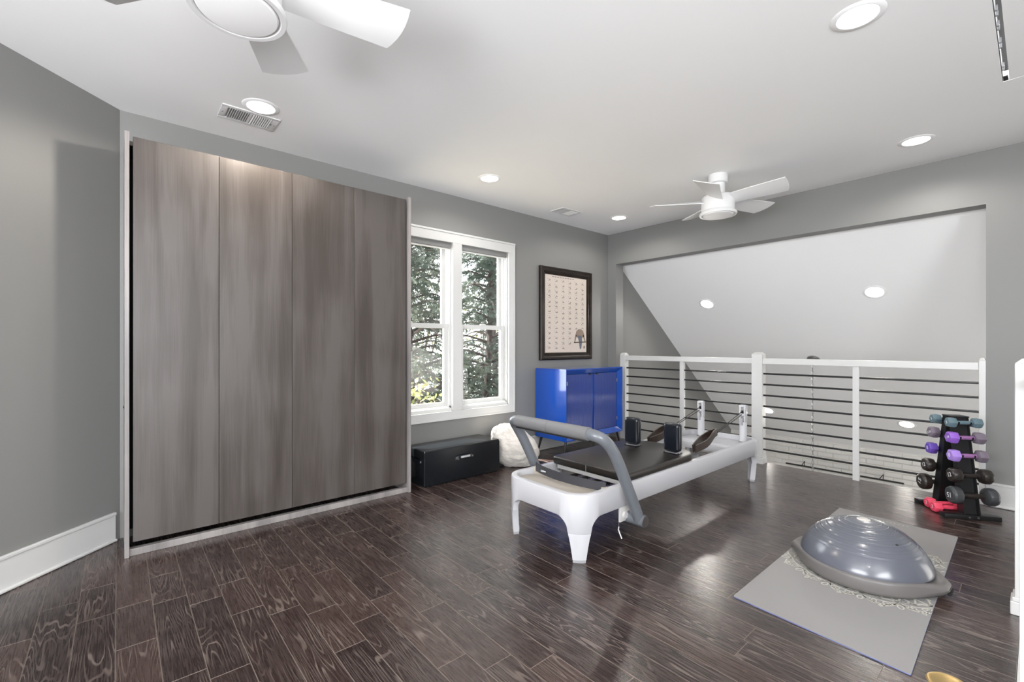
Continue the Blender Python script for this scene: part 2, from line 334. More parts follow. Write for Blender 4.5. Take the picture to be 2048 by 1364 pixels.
for v, xa, xb, ya, yb in near:
    b = bmesh.new(); plankmesh(b, xb - xa, ya - yb); me = bpy.data.meshes.new('plank'); b.to_mesh(me); b.free(); me.materials.append(M['plank']); me.materials.append(M['plankedge'])
    o = link(bpy.data.objects.new('plank', me), fl); o.location = ((xa + xb) / 2, (ya + yb) / 2, random.uniform(-.0006, 0))
mb = MB()
for v, xa, xb, ya, yb in far: plankmesh(mb.b, xb - xa, ya - yb, (xa + xb) / 2, (ya + yb) / 2, -.0003)
o = mb.go('planks_out_of_view', M['plank'], fl, smooth=0); o['kind'] = 'stuff'; o.data.materials.append(M['plankedge'])

WT = .15
WX0, WX1, WZ0, WZ1 = -3.60, -1.79, .575, 2.265          # window opening
WX1 = -1.785
struct(MB().box((-5.2, 0, -.02), (WX0, WT, H)).box((WX1, 0, -.02), (.16, WT, H)).box((WX0, 0, -.02), (WX1, WT, WZ0)).box((WX0, 0, WZ1), (WX1, WT, H)).go('wall_window', M['wall'], smooth=0))
# diagonal wall at the left
d0 = Vector((-5.0, 0, 0)); dd = Vector((-1, -1.02, 0)).normalized(); LD = 3.54
d1 = d0 + dd * LD; nn = Vector((-.7, .7, 0)) * .15
def slab(name, p, q, n, z0, z1, mat, bev=0, parent=None):
    poly = [(p.x, p.y), (q.x, q.y), ((q + n).x, (q + n).y), ((p + n).x, (p + n).y)]
    return MB().prism(poly, z0, z1, bev).go(name, mat, parent, smooth=0)
struct(slab('wall_left', d0, d1, nn, -.02, H, M['wall']))
# side wall and rear wall with unseen openings added around the fill lamps
struct(MB().box((XL - .15, YB, -.02), (XL, d1.y, .70)).box((XL - .15, YB, 2.40), (XL, d1.y, H)).box((XL - .15, -2.4, .70), (XL, d1.y, 2.40)).box((XL - .15, YB, .70), (XL, -4.8, 2.40)).go('wall_side', M['wall'], smooth=0))
struct(MB().box((XL, YB - .15, -2.9), (4, YB, .70)).box((XL, YB - .15, .70), (-6.9, YB, 2.40)).box((-4.3, YB - .15, .70), (4, YB, 2.40)).box((XL, YB - .15, 2.40), (4, YB, H)).go('wall_rear', M['wall'], smooth=0))
# wall with the big opening to the two-storey stair hall
OY0, OY1, OZ = -3.544, -.13, 2.30
struct(MB().box((0, OY1, -.02), (.16, 0, H)).box((0, OY0, OZ), (.16, OY1, H)).box((0, -4.05, -.30), (.16, OY0, H)).box((0, YB, 2.05), (.16, -4.05, H)).go('wall_right', M['wall'], smooth=0))
# ceiling with the thin slot of the attic hatch
hx0, hx1, hy = -2.75, -1.226, -3.672
ce = MB().box((XL, hy, H), (.16, .15, H + .12)).box((XL, YB, H), (hx0, hy, H + .12)).box((hx1, YB, H), (.16, hy, H + .12)).box((hx0, YB, H), (hx1, -4.32, H + .12))
struct(ce.go('ceiling', M['ceil'], smooth=0))
hr = root('attic_hatch', 'white attic hatch panel with thin dark gap along one edge, upper right', 'hatch', (-1.99, -4, H))
MB().box((hx0 + .004, -4.316, .001 + H), (hx1 - .002, hy - .026, H + .02)).go('panel', M['ceil'], hr, smooth=0, loc=(0, 0, 0)).location = (1.99, 4, -H)
g = MB().box((hx0, hy - .004, H + .004), (hx1, hy - .002, H + .06))
for xx in (-2.05, -2.0, -1.9, -1.86, -1.72, -1.66, -1.42, -1.38): g.box((xx, hy - .012, H + .006), (xx + .012, hy - .004, H + .03))
g.go('edge_strip', M['steel'], hr, smooth=0).location = (1.99, 4, -H)
MB().box((hx1 - .06, hy - .022, H + .002), (hx1 - .004, hy - .004, H + .008)).go('stop_block', M['black'], hr, smooth=0).location = (1.99, 4, -H)
MB().box((hx0, hy - .05, H + .06), (hx1, hy, H + .07)).go('slot_darkness', M['black'], hr, smooth=0).location = (1.99, 4, -H)  # black sheet stands in for the darkness above the slot
# stair hall beyond the opening
SA, SB = 2.52, .765
KX, KZ = 3.77, -.364
mb = MB(); b = mb.b
vs = [b.verts.new(p) for p in ((.165, .0, SA - SB * .165), (.165, YB, SA - SB * .165), (KX, YB, KZ), (KX, 0, KZ))]
vt = [b.verts.new((v.co.x + .07, v.co.y, v.co.z + .09)) for v in vs]
b.faces.new(vs); b.faces.new(vt[::-1])
for i in range(4): b.faces.new((vs[i], vs[(i + 1) % 4], vt[(i + 1) % 4], vt[i]))
bmesh.ops.recalc_face_normals(b, faces=b.faces); slope = struct(mb.go('ceiling_sloped', M['ceil'], smooth=0))
struct(MB().box((.16, 0, -2.9), (4, .12, H)).go('wall_gable', M['wall'], smooth=0))
kw = struct(MB().box((KX, YB, -2.9), (KX + .15, 0, KZ + .02)).go('wall_knee', M['brick'], smooth=0))
# painted bricks laid on the knee wall
bl, bh, gp = .205, .066, .010
bm_ = bmesh.new(); bmesh.ops.create_cube(bm_, size=1)
for v in bm_.verts: v.co = Vector((v.co.x * .012, v.co.y * bl, v.co.z * bh))
bmesh.ops.bevel(bm_, geom=[e for e in bm_.edges if all(v.co.x < 0 for v in e.verts)], offset=.003, segments=1, affect='EDGES')
bme = bpy.data.meshes.new('brick'); bm_.to_mesh(bme); bm_.free(); bme.materials.append(M['brick'])
bricks = []
for k in range(24):
    z = KZ - .02 - bh / 2 - k * (bh + gp); y = -.03 - (bl / 2 if k % 2 else bl) + (bl / 2)
    while y > -5.2:
        yc = y - bl / 2
        # what the floor edge leaves visible from the room
        t = (.10 - HX) / (KX - HX); zf = 1.22 + (z - 1.22) * t; yf = HY + (yc - HY) * t
        if -3.7 < yf < -1.2 and zf > -.06: bricks.append((yc, z))
        y -= bl + gp
for yc, z in bricks[:300]:
    o = link(bpy.data.objects.new('brick', bme), kw); o.location = (KX - .006 - random.uniform(0, .004), yc, z)
struct(MB().box((-3.3, YB, -3.0), (4, 0, -2.9)).go('floor_hall_below', M['plank'], smooth=0))
struct(MB().box((-3.3, YB, -2.9), (-3.15, -3.75, -.31)).box((-3.15, -3.78, -2.9), (.10, -3.70, -.31)).box((0.02, -3.7, -2.9), (.10, 0, -.31)).go('wall_stairwell', M['wall'], smooth=0))
struct(MB().box((-3.30, -3.765, -.30), (.0, -3.751, -.004)).go('trim_1', M['trim'], smooth=0))
struct(MB().box((.101, -3.54, -.31), (.118, -.13, -.004)).go('trim_2', M['trim'], smooth=0))
# baseboards
def baseboard(name, p, q, inward):
    p, q = Vector((*p, 0)), Vector((*q, 0)); n = Vector((*inward, 0)).normalized()
    o = slab(name, p, q, n * .014, .001, .165, M['trim'], 0); struct(o)
    slab('cap', p, q, n * .020, .163, .182, M['trim'], .004, o); slab('shoe', p, q, n * .026, .001, .018, M['trim'], .006, o)
    return o
baseboard('baseboard_left', (d0.x - .03, d0.y - .03), (d1.x, d1.y), (.7, -.7))
baseboard('baseboard_window', (-3.14, 0), (-.0, 0), (0, -1))
baseboard('baseboard_right', (0, OY0 + .0), (0, -4.04), (-1, 0))

# ------------------------------------------------------------------ window
GX = [(-3.52, -2.53), (-2.385, -1.80)]       # two double-hung units (clear frame openings)
wn = MB()
CZ0, CZ1 = .493, 2.338; CX0, CX1 = -3.70, -1.70
GX = [(-3.60, -2.515), (-2.385, -1.785)]; GX = [(-3.40, -2.508), (-2.40, -1.78)]
t_ = .022
wn.box((CX0, -t_, WZ1 - .03), (CX1, 0, CZ1), .003).box((CX0, -t_, CZ0), (CX1, 0, WZ0 + .0), .003)
wn.box((GX[1][1], -t_, WZ0), (CX1, 0, WZ1 - .03), .003).box((GX[0][1], -t_, WZ0), (GX[1][0], 0, WZ1 - .03), .003).box((CX0, -t_, WZ0), (GX[0][0], 0, WZ1 - .03), .003)
wn.box((CX0 - .004, -.032, CZ1 - .016), (CX1 + .006, 0, CZ1 + .004), .004).box((CX1 - .012, -.028, CZ0), (CX1 + .004, 0, CZ1 - .014), .003).box((CX0, -.028, CZ0 - .004), (CX1, 0, CZ0 + .012), .003)
# jamb lining
for a, c in GX:
    wn.box((a, 0.0005, WZ1 - .03), (c, WT, WZ1 - .0005)).box((a, 0.0005, WZ0 + .0005), (c, WT, WZ0 + .03))
wn.box((GX[0][1], 0.001, WZ0), (GX[1][0], WT, WZ1)).box((WX0, .001, WZ0), (GX[0][0], WT, WZ1)).box((GX[1][1], .001, WZ0), (WX1 - .0005, WT, WZ1))
win = struct(wn.go('window_1', M['trim'], smooth=0))
def sash(a, c, z0, z1, y, st, rb, rt, name='sash'):
    s = MB().box((a, y, z0), (a + st, y + .03, z1), .003).box((c - st, y, z0), (c, y + .03, z1), .003).box((a + st, y, z0), (c - st, y + .03, z0 + rb), .003).box((a + st, y, z1 - rt), (c - st, y + .03, z1), .003)
    o = s.go(name, M['vinyl'], win, smooth=0)
    MB().box((a + st - .004, y + .013, z0 + rb - .004), (c - st + .004, y + .017, z1 - rt + .004)).go('pane', M['glass'], o, smooth=0)
for a, c in GX:
    sash(a + .012, c - .012, WZ0 + .03, 1.435, .045, .05, .055, .045)
    sash(a + .022, c - .022, 1.395, WZ1 - .03, .080, .045, .04, .045)
    st = MB().box((a, .02, WZ0 + .03), (a + .014, .04, WZ1 - .03)).box((c - .014, .02, WZ0 + .03), (c, .04, WZ1 - .03)).box((a, .02, WZ0 + .03), (c, .04, WZ0 + .045)).go('stop_bead', M['vinyl'], win, smooth=0)
    MB().box(((a + c) / 2 - .03, .03, 1.432), ((a + c) / 2 + .03, .06, 1.447), .004).go('sash_lock', M['vinyl'], win)
for (a, c), w in zip(GX, ('left window sashes, beside the wall bed', 'right window sashes, nearer the framed poster')):
    rb_ = root('roller_shade', 'grey shade rolled up above the ' + w, 'blind', ((a + c) / 2, .03, WZ1 - .03), group='rolled-up window shades')
    hw = (c - a) / 2 - .003
    MB().box((-hw, -.022, -.052), (hw, .03, -.0), .006).go('cassette', M['shadefab'], rb_)
    MB().box((-hw + .004, -.012, -.066), (hw - .004, .012, -.052), .004).go('bottom_rail', M['vinyl'], rb_)

# unseen window frames added behind the fill lamps
for nm, bx in (('added_window_rear', lambda y0, y1, z0, z1: ((-6.9 + y0, YB - .12, z0), (-6.9 + y1, YB - .06, z1))), ('added_window_side', lambda y0, y1, z0, z1: ((XL - .12, -4.8 + y0 * 2.4 / 2.6, z0), (XL - .06, -4.8 + y1 * 2.4 / 2.6, z1)))):
    w = MB()
    for y0, y1, z0, z1 in ((0, 2.6, .70, .76), (0, 2.6, 2.34, 2.40), (0, .06, .7, 2.4), (2.54, 2.6, .7, 2.4), (1.27, 1.33, .7, 2.4)): w.box(*bx(y0, y1, z0, z1))
    struct(w.go(nm, M['trim'], smooth=0))

# ------------------------------------------------------------------ outdoors
struct(MB().box((-14, .3, -3.3), (14, 24, -3.2)).go('ground_outside', M['ground'], smooth=0))
struct(MB().box((-7, WT, 2.66), (1, .71, 2.74)).box((-7, .70, 2.62), (1, .73, 2.80)).go('sun_blocker', M['sunblock'], smooth=0))  # unseen slab added to trim the sun to a narrow patch indoors
def conifer(x, y, h, r, lbl, mat, seed, bare=(), n=125, nspray=68, trunk=.10):
    rnd = random.Random(seed); o = root('conifer_tree', lbl, 'tree', (x, y, -3.2))
    path = [(rnd.uniform(-.015, .015) * k, rnd.uniform(-.015, .015) * k, h * k / 8) for k in range(9)]
    MB().tube(path, [trunk * (1 - .09 * k) for k in range(9)], 9).go('trunk', M['bark'], o)
    br = MB(); V = []; F = []
    for k in range(n):
        t = .12 + .86 * (k / n) ; z = h * t; L_ = r * (1.05 - t) ** .7 * rnd.uniform(.7, 1.15); a = k * 2.4 + rnd.uniform(-.3, .3)
        tip = Vector((cos(a) * L_, sin(a) * L_, z + rnd.uniform(-.25, .1) * L_)); mid = Vector((cos(a) * L_ * .5, sin(a) * L_ * .5, z + .12 * L_)); base = Vector((0, 0, z))
        pts = smooth_path([base, mid, tip], 4); br.tube(pts, [.028 * (1 - .8 * i / 8) * (1.5 - t) for i in range(9)], 5)
        if any(lo < z - 3.2 < hi for lo, hi in bare) and rnd.random() < .75: continue
        for q in range(nspray):
            s = rnd.uniform(.18, 1); i = min(int(s * 8), 7); p = pts[i].lerp(pts[i + 1], s * 8 - i)
            p = p + Vector((rnd.gauss(0, .10), rnd.gauss(0, .10), rnd.gauss(-.02, .07)))
            dirv = Vector((cos(a) + rnd.gauss(0, .7), sin(a) + rnd.gauss(0, .7), rnd.uniform(-.9, .15))).normalized(); sl = rnd.uniform(.10, .24)
            sd = dirv.cross(Vector((rnd.gauss(0, 1), rnd.gauss(0, 1), rnd.gauss(0, 1)))).normalized()
            for m in range(7):      # needle twigs along the spray
                f = m / 7; c = p + dirv * sl * f; wl = .06 * (1 - f * .6)
                for sg in (-1, 1):
                    e = c + (sd * sg + dirv * .8).normalized() * wl * rnd.uniform(.7, 1.3) + Vector((0, 0, -.008)); w_ = dirv * .009
                    i0 = len(V); V.extend([c - w_, c + w_, e]); F.append((i0, i0 + 1, i0 + 2))
            i0 = len(V); u = sd * .003; V.extend([p - u, p + u, p + dirv * sl]); F.append((i0, i0 + 1, i0 + 2))
    br.go('branches', M['bark'], o)['kind'] = 'stuff'
    me = bpy.data.meshes.new('needles'); me.from_pydata(V, [], F); me.materials.append(mat)
    link(bpy.data.objects.new('needles', me), o)['kind'] = 'stuff'
conifer(.05, 2.7, 8.0, 1.75, 'dense blue-green conifer right behind the right-hand window sashes', M['needle'], 3, bare=((1.25, 1.55),))
conifer(-1.55, 2.6, 7.6, 1.6, 'grey-green conifer with bare mid branches behind the left-hand window sashes', M['needle2'], 11, bare=((1.0, 1.5),))
conifer(2.3, 5.3, 9, 2.1, 'tall conifer standing farther back to the right outside the window', M['needle'], 23, n=100, nspray=60)
conifer(.0, 5.6, 9, 2.0, 'conifer standing farthest back, seen in the gaps between the two nearer ones', M['needle2'], 31, n=110, nspray=70)
def shrub(x, y, w, h, lbl, seed, n=5200):
    rnd = random.Random(seed); o = root('leafy_shrub', lbl, 'shrub', (x, y, -3.2)); V = []; F = []
    st = MB()
    for k in range(9):
        a = rnd.uniform(0, 6.28); st.tube(smooth_path([(0, 0, 0), (cos(a) * w * .2, sin(a) * w * .2, h * .5), (cos(a) * w * .45, sin(a) * w * .45, h * .95)], 4), .02, 5)
    st.go('stem', M['bark'], o)
    for k in range(n):
        a = rnd.uniform(0, 6.28); q = rnd.random() ** .5; z = rnd.random()
        rr = w * .55 * q * (1 - .35 * z) ; c = Vector((cos(a) * rr, sin(a) * rr, h * (.12 + .9 * z))) + Vector((rnd.gauss(0, .12), rnd.gauss(0, .12), rnd.gauss(0, .12)))
        u = Vector((rnd.gauss(0, 1), rnd.gauss(0, 1), rnd.gauss(0, 1))).normalized(); v = u.cross(Vector((rnd.gauss(0, 1), rnd.gauss(0, 1), 1))).normalized(); s = rnd.uniform(.025, .055)
        i0 = len(V); V.extend([c - u * s, c + v * s * .5, c + u * s, c - v * s * .5]); F.append((i0, i0 + 1, i0 + 2, i0 + 3))
    me = bpy.data.meshes.new('foliage'); me.from_pydata(V, [], F); me.materials.append(M['yellow'])
    link(bpy.data.objects.new('foliage', me), o)['kind'] = 'stuff'
shrub(1.3, 8.4, 3.2, 6.6, 'tall yellow-green leafy shrub behind the grey-green conifers', 5)
shrub(4.3, 8.6, 3.2, 6.0, 'yellow-green leafy shrub behind the blue-green conifer', 6)
shrub(-2.35, 1.45, 1.1, 3.9, 'yellow-green shrub whose top shows above the window sill', 8, 3200)

# ------------------------------------------------------------------ recessed lights
LENS = {}
def downlight(loc, lbl, normal=(0, 0, -1), power=30, tint=(1, .95, .89), spot=True, blend=.45, ang=162):
    q = Vector(normal).to_track_quat('-Z', 'Y') if normal != (0, 0, -1) else None
    o = root('recessed_light', lbl, 'ceiling light', loc, group=None); 
    if q: o.rotation_euler = q.to_euler()
    MB().lathe([(.076, -.0005), (.079, -.006), (.098, -.005), (.105, -.0005)], n=40).go('trim_ring', M['ceil'], o)
    MB().lathe([(0, -.0035), (.074, -.0035), (.0775, -.001)], n=40).go('lens', M['lens'], o)
    l = bpy.data.lights.new('lamp', 'SPOT'); l.energy = power; l.spot_size = radians(ang); l.spot_blend = blend; l.shadow_soft_size = .055; l.color = tint
    p = link(bpy.data.objects.new('lamp', l), o); p.location = (0, 0, -.012)
PWR = 34
for x, y, t in ((-2.482, -3.268, 'recessed ceiling light nearest the camera, at upper right'), (-4.335, -.627, 'recessed ceiling light right beside the long ceiling vent, above the wall bed'),
                (-2.507, -.605, 'recessed ceiling light above the window, midway along the window wall'), (-.592, -.605, 'recessed ceiling light in the corner above the framed poster'), (-.625, -3.223, 'recessed ceiling light near the wall over the dumbbells')):
    downlight((x, y, H), t, power=PWR * (2.1 if 'vent' in t else .65 if y > -1 else 1), tint=(1, .90, .78) if 'vent' in t else (1, .95, .89))
downlight((-5.6, -4.6, H), 'recessed ceiling light behind the camera', power=PWR)
sn_ = Vector((-SB, 0, -1)).normalized()
for x, y, t in ((.97, -.896, 'upper left recessed light in the sloped white ceiling'), (.968, -2.686, 'upper right recessed light in the sloped white ceiling, the brighter one'),
                (3.1, -.888, 'lower left recessed light in the sloped ceiling, seen behind the middle newel post'), (3.1, -2.637, 'lower right recessed light in the sloped ceiling, seen through the railing')):
    downlight((x, y, SA - SB * x), t, normal=tuple(sn_), power=PWR * .9)

# ------------------------------------------------------------------ ceiling vents
def vent(x0, x1, y0, y1, lbl, n):
    o = root('ceiling_vent', lbl, 'vent', ((x0 + x1) / 2, (y0 + y1) / 2, H)); hx, hy_ = (x1 - x0) / 2, (y1 - y0) / 2
    f = .028
    MB().box((-hx, -hy_, -.006), (hx, -hy_ + f, 0), .002).box((-hx, hy_ - f, -.006), (hx, hy_, 0), .002).box((-hx, -hy_ + f, -.006), (-hx + f * 1.3, hy_ - f, 0), .002).box((hx - f * 1.6, -hy_ + f, -.006), (hx, hy_ - f, 0), .002).box((-.007, -hy_ + f, -.006), (.007, hy_ - f, 0)).go('frame', M['fan'], o)
    MB().box((-hx + f, -hy_ + f, -.0012), (hx - f, hy_ - f, -.0004)).go('backing', M['shade'], o, smooth=0)
    sl = MB().box((-.0008, -hy_ + f, -.0052), (.0008, hy_ - f, .0052)).b; me = bpy.data.meshes.new('slat'); sl.to_mesh(me); sl.free(); me.materials.append(M['fan'])
    for s_ in (-1, 1):
        for k in range(n):
            u = (k + .7) / (n + .4); xx = s_ * (.007 + u * (hx - f * 1.45 - .007))
            q = link(bpy.data.objects.new('slat', me), o); q.location = (xx, 0, -.0052); q.rotation_euler = (0, -s_ * radians(40), 0)
    for sx in (-1, 1): MB().cyl((sx * (hx - .015), 0, -.008), (sx * (hx - .015), 0, -.005), .004, n=8).go('screw', M['shade'], o)
    MB().box((hx - .04, -.02, -.009), (hx - .035, .004, -.005)).go('lever', M['steel'], o)
vent(-4.525, -4.198, -.527, -.320, 'long white ceiling vent beside the recessed light above the wall bed', 9)
vent(-1.392, -1.083, -.470, -.272, 'white ceiling vent near the corner above the framed poster', 9)

# ------------------------------------------------------------------ ceiling fans
def fan(x, y, a0, lbl):
    o = root('ceiling_fan', lbl, 'ceiling fan', (x, y, H))
    MB().lathe([(0, -.0), (.078, 0), (.082, -.008), (.078, -.072), (.066, -.078), (0, -.078)], n=36).go('canopy', M['fan'], o)
    MB().lathe([(0, -.076), (.058, -.078), (.058, -.165), (.085, -.185), (0, -.185)], n=32).go('neck', M['fan'], o)
    MB().lathe([(0, -.183), (.118, -.184), (.132, -.196), (.136, -.27), (.136, -.315), (.150, -.33), (.153, -.342), (.149, -.352), (.134, -.352), (.128, -.345), (0, -.345)], n=48).go('motor_housing', M['fan'], o)
    MB().lathe([(.126, -.346), (.12, -.354), (.08, -.358), (0, -.360)], n=40).go('lens', M['fanlens'], o)
    b = bmesh.new(); nU, nV = 10, 6; th = .006; rows = []
    for side in (0, 1):
        R = []
        for i in range(nU + 1):
            u = i / nU; r = .125 + u * .425; w = .062 + .034 * u
            row = []
            for j in range(nV + 1):
                v = j / nV * 2 - 1; pit = radians(24 - 9 * u)
                yy = v * w * cos(pit); zz = v * w * sin(pit) * -1 + .006 * (v * v) - .235 + side * th
                row.append(b.verts.new((r + (.014 * (1 - v * v) - .022 * v) * u ** 3, yy, zz)))
            R.append(row)
        rows.append(R)
    for s_, R in enumerate(rows):
        for i in range(nU):
            for j in range(nV):
                f = (R[i][j], R[i + 1][j], R[i + 1][j + 1], R[i][j + 1]); b.faces.new(f if s_ else f[::-1])
    A, B = rows
    for i in range(nU):
        b.faces.new((A[i][0], A[i + 1][0], B[i + 1][0], B[i][0])); b.faces.new((A[i + 1][nV], A[i][nV], B[i][nV], B[i + 1][nV]))
    for j in range(nV):
        b.faces.new((A[nU][j], A[nU][j + 1], B[nU][j + 1], B[nU][j])); b.faces.new((A[0][j + 1], A[0][j], B[0][j], B[0][j + 1]))
    bmesh.ops.recalc_face_normals(b, faces=b.faces)
    me = bpy.data.meshes.new('blade'); b.to_mesh(me); b.free(); me.polygons.foreach_set('use_smooth', [True] * len(me.polygons)); me.set_sharp_from_angle(angle=radians(40)); me.materials.append(M['fan'])
    for k in range(5):
        q = link(bpy.data.objects.new('blade', me), o); q.rotation_euler = (0, 0, radians(a0 + 72 * k))
fan(-4.70, -2.01, -12, 'large white five-blade ceiling fan cut off by the top of the picture')
fan(-1.04, -1.97, -92, 'white five-blade ceiling fan in the far part of the room, near the opening')

# ------------------------------------------------------------------ wall bed
wb = root('wall_bed', 'tall closed wall bed with grey-brown stained wood panels against the window wall', 'wall bed', (-4.07, 0, 0))
def wbo(mb, n, m, **k): o = mb.go(n, m, wb, **k); o.location = (4.07, 0, 0); return o
for a in (-4.982, -3.186): wbo(MB().box((a, -.385, 0), (a + .022, -.002, 2.452), .002), 'side_panel', M['bededge'], smooth=0)
wbo(MB().box((-4.96, -.30, 2.40), (-3.186, -.002, 2.425)), 'top_panel', M['bed'], smooth=0)
wbo(MB().box((-4.96, -.012, .05), (-3.186, -.002, 2.40)), 'back_panel', M['black'], smooth=0)
ss = (-4.945, -4.519, -4.082, -3.634, -3.200)
for a, c in zip(ss, ss[1:]):
    b = MB().box((-(c - a) / 2 + .0012, -.012, -1.178), ((c - a) / 2 - .0012, .012, 1.178), .0012, seg=1)
    o = b.go('door_panel', M['bed'], wb, smooth=0); o.location = (4.07 + (a + c) / 2, -.352, .078 + 1.178)
wbo(MB().box((-4.93, -.338, .10), (-3.21, -.20, 2.38)), 'door_core', M['black'], smooth=0)
wbo(MB().box((-4.96, -.365, .0), (-3.186, -.325, .040), .002), 'bottom_rail', M['bededge'], smooth=0)
wbo(MB().cyl((-4.986, -.30, .86), (-4.981, -.30, .86), .008, n=10), 'screw_cap', M['black'])

# ------------------------------------------------------------------ framed poster
px0, px1, pz0, pz1 = -1.307, -.379, 1.045, 2.15
fr = root('framed_poster', 'framed exercise chart poster in a dark glossy wood frame, hung above the blue cabinet', 'poster', ((px0 + px1) / 2, 0, 1.6))
lx, lz = (px1 - px0) / 2, (pz1 - pz0) / 2
fw_ = .088
def mitre(prof):
    b = bmesh.new(); n = len(prof); R = []
    for sx, sz in ((-1, -1), (1, -1), (1, 1), (-1, 1)):
        R.append([b.verts.new((sx * (lx - u), -d, sz * (lz - u))) for u, d in prof])
    for i in range(4):
        A, B = R[i], R[(i + 1) % 4]
        for k in range(n): b.faces.new((A[k], A[(k + 1) % n], B[(k + 1) % n], B[k]))
    bmesh.ops.recalc_face_normals(b, faces=b.faces); return b
m_ = MB(); m_.b = mitre([(0, .001), (0, .030), (.012, .042), (.030, .040), (.055, .026), (.066, .028), (.074, .022), (.088, .016), (.088, .001)])
m_.go('frame', M['frame'], fr, smooth=30)
MB().box((-lx + .08, -.012, -lz + .08), (lx - .08, -.003, lz - .08)).go('print', M['paper'], fr, smooth=0)
ix0, ix1, iz0, iz1 = -lx + .09, lx - .09, -lz + .09, lz - .09
pk = MB(); rp = random.Random(5)
def stroke(mb, x0, z0, x1, z1, w, y=-.0124):
    d = Vector((x1 - x0, 0, z1 - z0)); n = Vector((-d.z, 0, d.x)).normalized() * w / 2; b = mb.b
    v = [b.verts.new((x + s * n.x, y, z + s * n.z)) for x, z, s in ((x0, z0, -1), (x1, z1, -1), (x1, z1, 1), (x0, z0, 1))]; b.faces.new(v)
cw, rh = (ix1 - ix0) / 6.25, (iz1 - iz0) / 14.9
for c in range(6):
    for r in range(14):
        if (c >= 4 and r > 9) or (c == 3 and r > 12): continue
        x = ix0 + (c + .62) * cw; z = iz1 - (r + 1.15) * rh; s = rh * .36
        stroke(pk, x - s * 1.3, z + s * .9, x - s * 1.0, z + s * .9, .006)
        a = rp.uniform(-.6, .6); p0 = (x - s * .9, z - s * .6 + rp.uniform(0, s)); p1 = (x + s * .2, z + rp.uniform(-.5, .5) * s); p2 = (x + s, z - s * .5 + rp.uniform(0, s))
        stroke(pk, *p0, *p1, .006); stroke(pk, *p1, *p2, .007)
        stroke(pk, *p1, p1[0] + rp.uniform(-.6, .6) * s, p1[1] + s * .9, .005)
        if rp.random() < .6: stroke(pk, x - s, z - s * .75, x + s, z - s * .75, .0025)
for k in range(9): stroke(pk, ix0 + .12 + k * .045, iz1 - .02, ix0 + .15 + k * .045, iz1 - .02, .007)
pk.go('printed_exercise_figures', M['ink'], fr, smooth=0)['kind'] = 'stuff'
def flat(polys, mat, name, y):
    mb = MB()
    for P in polys:
        b = mb.b; b.faces.new([b.verts.new((x, y, z)) for x, z in P])
    mb.go(name, mat, fr, smooth=0)
fx, fz = ix1 - .125, iz0 + .045
S_ = .27
def pp(L): return [(fx + x * S_, fz + z * S_) for x, z in L]
flat([pp([(-.32, .62), (-.25, .80), (-.1, .90), (.1, .90), (.25, .80), (.32, .60), (.20, .50), (.0, .46), (-.18, .5)]), pp([(-.32, .62), (-.20, .62), (-.32, .32), (-.40, .26), (-.38, .36)]), pp([(.32, .62), (.20, .62), (.34, .32), (.42, .28), (.39, .38)])], M['skin'], 'printed_man', -.0125)
flat([pp([(-.16, .60), (.14, .60), (.16, .30), (.10, .0), (.0, -.03), (-.06, .28)])], M['jeans'], 'printed_trousers', -.0127)
flat([pp([(-.42, .30), (.44, .33), (.44, .28), (-.42, .25)]), pp([(.26, .0), (.34, 0), (.33, .12), (.28, .12)])], M['inkd'], 'printed_bar', -.0129)

# ------------------------------------------------------------------ blue cabinet
cb = root('blue_cabinet', 'glossy cobalt blue two-door cabinet on thin black tapered legs below the poster', 'cabinet', (-.868, -.255, 0))
X1, Y1, ZB, ZT = .507, .235, .180, .962
c_ = MB().box((-X1, -Y1 + .0555, ZB), (-X1 + .02, Y1 - .0101, ZT - .0205), .0).box((X1 - .02, -Y1 + .0555, ZB), (X1, Y1 - .0101, ZT - .0205), .0).box((-X1 + .02, -Y1 + .0555, ZB), (X1 - .02, Y1 - .0101, ZB + .02)).box((-X1, Y1 - .01, ZB), (X1, Y1, ZT - .0205))
c_.go('body', M['blue'], cb, smooth=0)
MB().box((-X1, -Y1 + .0555, ZT - .02), (X1, Y1, ZT), .0).go('top', M['bluetop'], cb, smooth=0)
